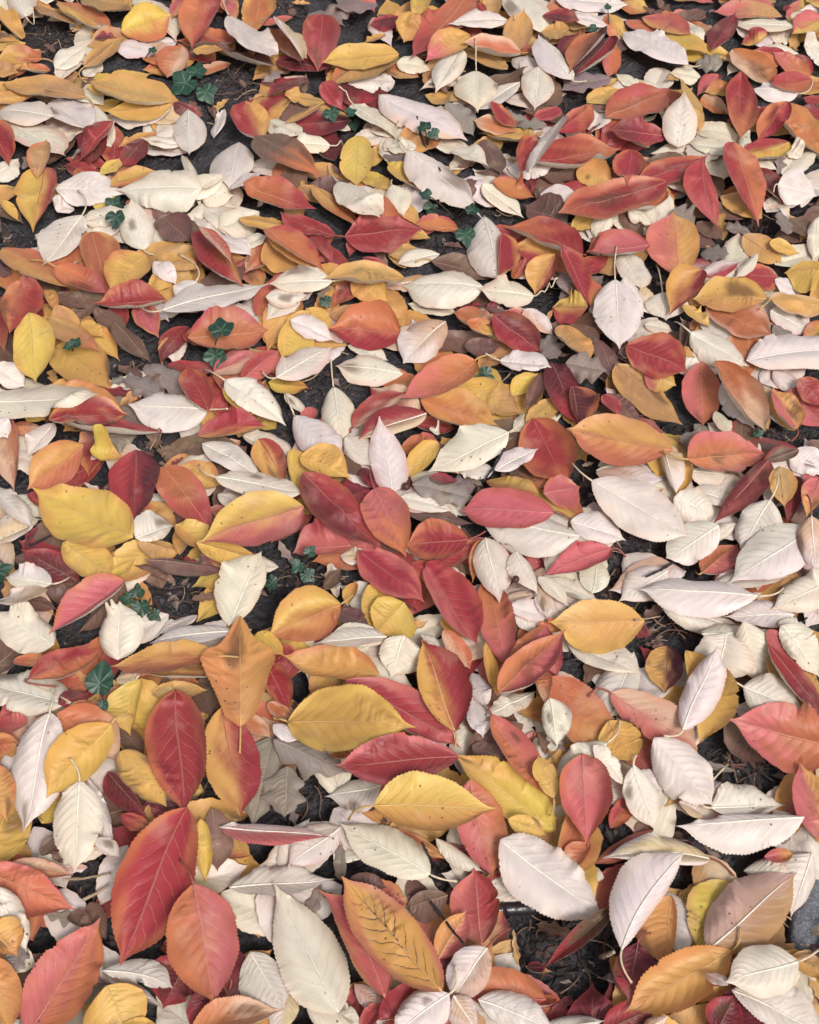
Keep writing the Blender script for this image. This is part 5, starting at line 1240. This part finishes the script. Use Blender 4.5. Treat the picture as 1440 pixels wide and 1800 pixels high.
for i, (lab, pts, rad, nm) in enumerate(EXTRA['twig']):
    rg = np.random.RandomState(90 + i); pts = np.array(pts); k = np.linspace(0, len(pts) - 1, 18)
    q = np.stack([np.interp(k, range(len(pts)), pts[:, a]) for a in range(3)], 1)
    for _ in range(2): q[1:-1] = (q[:-2] + 2 * q[1:-1] + q[2:]) / 4
    q[1:-1] += rg.uniform(-.25, .25, (16, 3)) * min(rad, .0015)
    rr = rad * (1 + rg.uniform(-.15, .2, 18)) * np.linspace(1.1, .8, 18); rr[[5, 12]] *= 1.35 if rad < .003 else 1.0
    if nm == 'stick': rr = rad * (1 + .06 * np.sin(np.linspace(0, 9, 18)))
    dark = nm == 'stick' or not lab.startswith(('pale', 'short pale', 'thin pale'))
    col = s2l((46, 42, 46)) if dark else s2l((168, 146, 122))
    o = link(nm, tube_mesh(nm, q, rr, M_STICK if nm == 'stick' else M_TWIG, col, q[0], 8), None, q[0])
    o['label'] = lab; o['category'] = nm
for lab, p, rad in EXTRA['berry']:
    nu, nv = 9, 14; a = np.linspace(0, math.pi, nu); b = np.linspace(0, 2 * math.pi, nv)
    Aq, Bq = np.meshgrid(a, b, indexing='ij'); s = 1 - .12 * np.cos(Aq) ** 8
    V = np.stack([np.sin(Aq) * np.cos(Bq), np.sin(Aq) * np.sin(Bq), np.cos(Aq) * s], -1).reshape(-1, 3) * rad
    o = link('berry', make_mesh('berry', V, grid_faces(nu, nv)[:, ::-1], M_BERRY, pig=s2l((86, 52, 44))), None, p)
    o['label'] = lab; o['category'] = 'berry'
def stone():
    rg = np.random.RandomState(4); poly = np.array(EXTRA['stone']); c = poly.mean(0); V = []
    rings = [(0.0, .0085), (.35, .0088), (.7, .0082), (.92, .0075), (.99, .0045), (1.02, -.012)]
    k = np.linspace(0, len(poly), 72, endpoint=False); pp = np.concatenate([poly, poly[:1]])
    out = np.stack([np.interp(k, range(len(pp)), pp[:, a]) for a in range(2)], 1)
    for q, z in rings:
        p = c + (out - c) * q; V.append(np.c_[p, z + rg.uniform(-.0009, .0009, len(p)) * (q > .1)])
    n = len(out); F = [[r * n + i, r * n + (i + 1) % n, (r + 1) * n + (i + 1) % n, (r + 1) * n + i] for r in range(len(rings) - 1) for i in range(n)]
    V = np.concatenate(V); o3 = np.array([c[0], c[1], 0])
    o = link('stone_slab', make_mesh('stone_slab', V - o3, np.array(F)[:, ::-1], M_STONE), None, o3)
    o['label'] = 'blue grey stone slab showing at the right edge near the bottom'; o['category'] = 'stone'
stone()
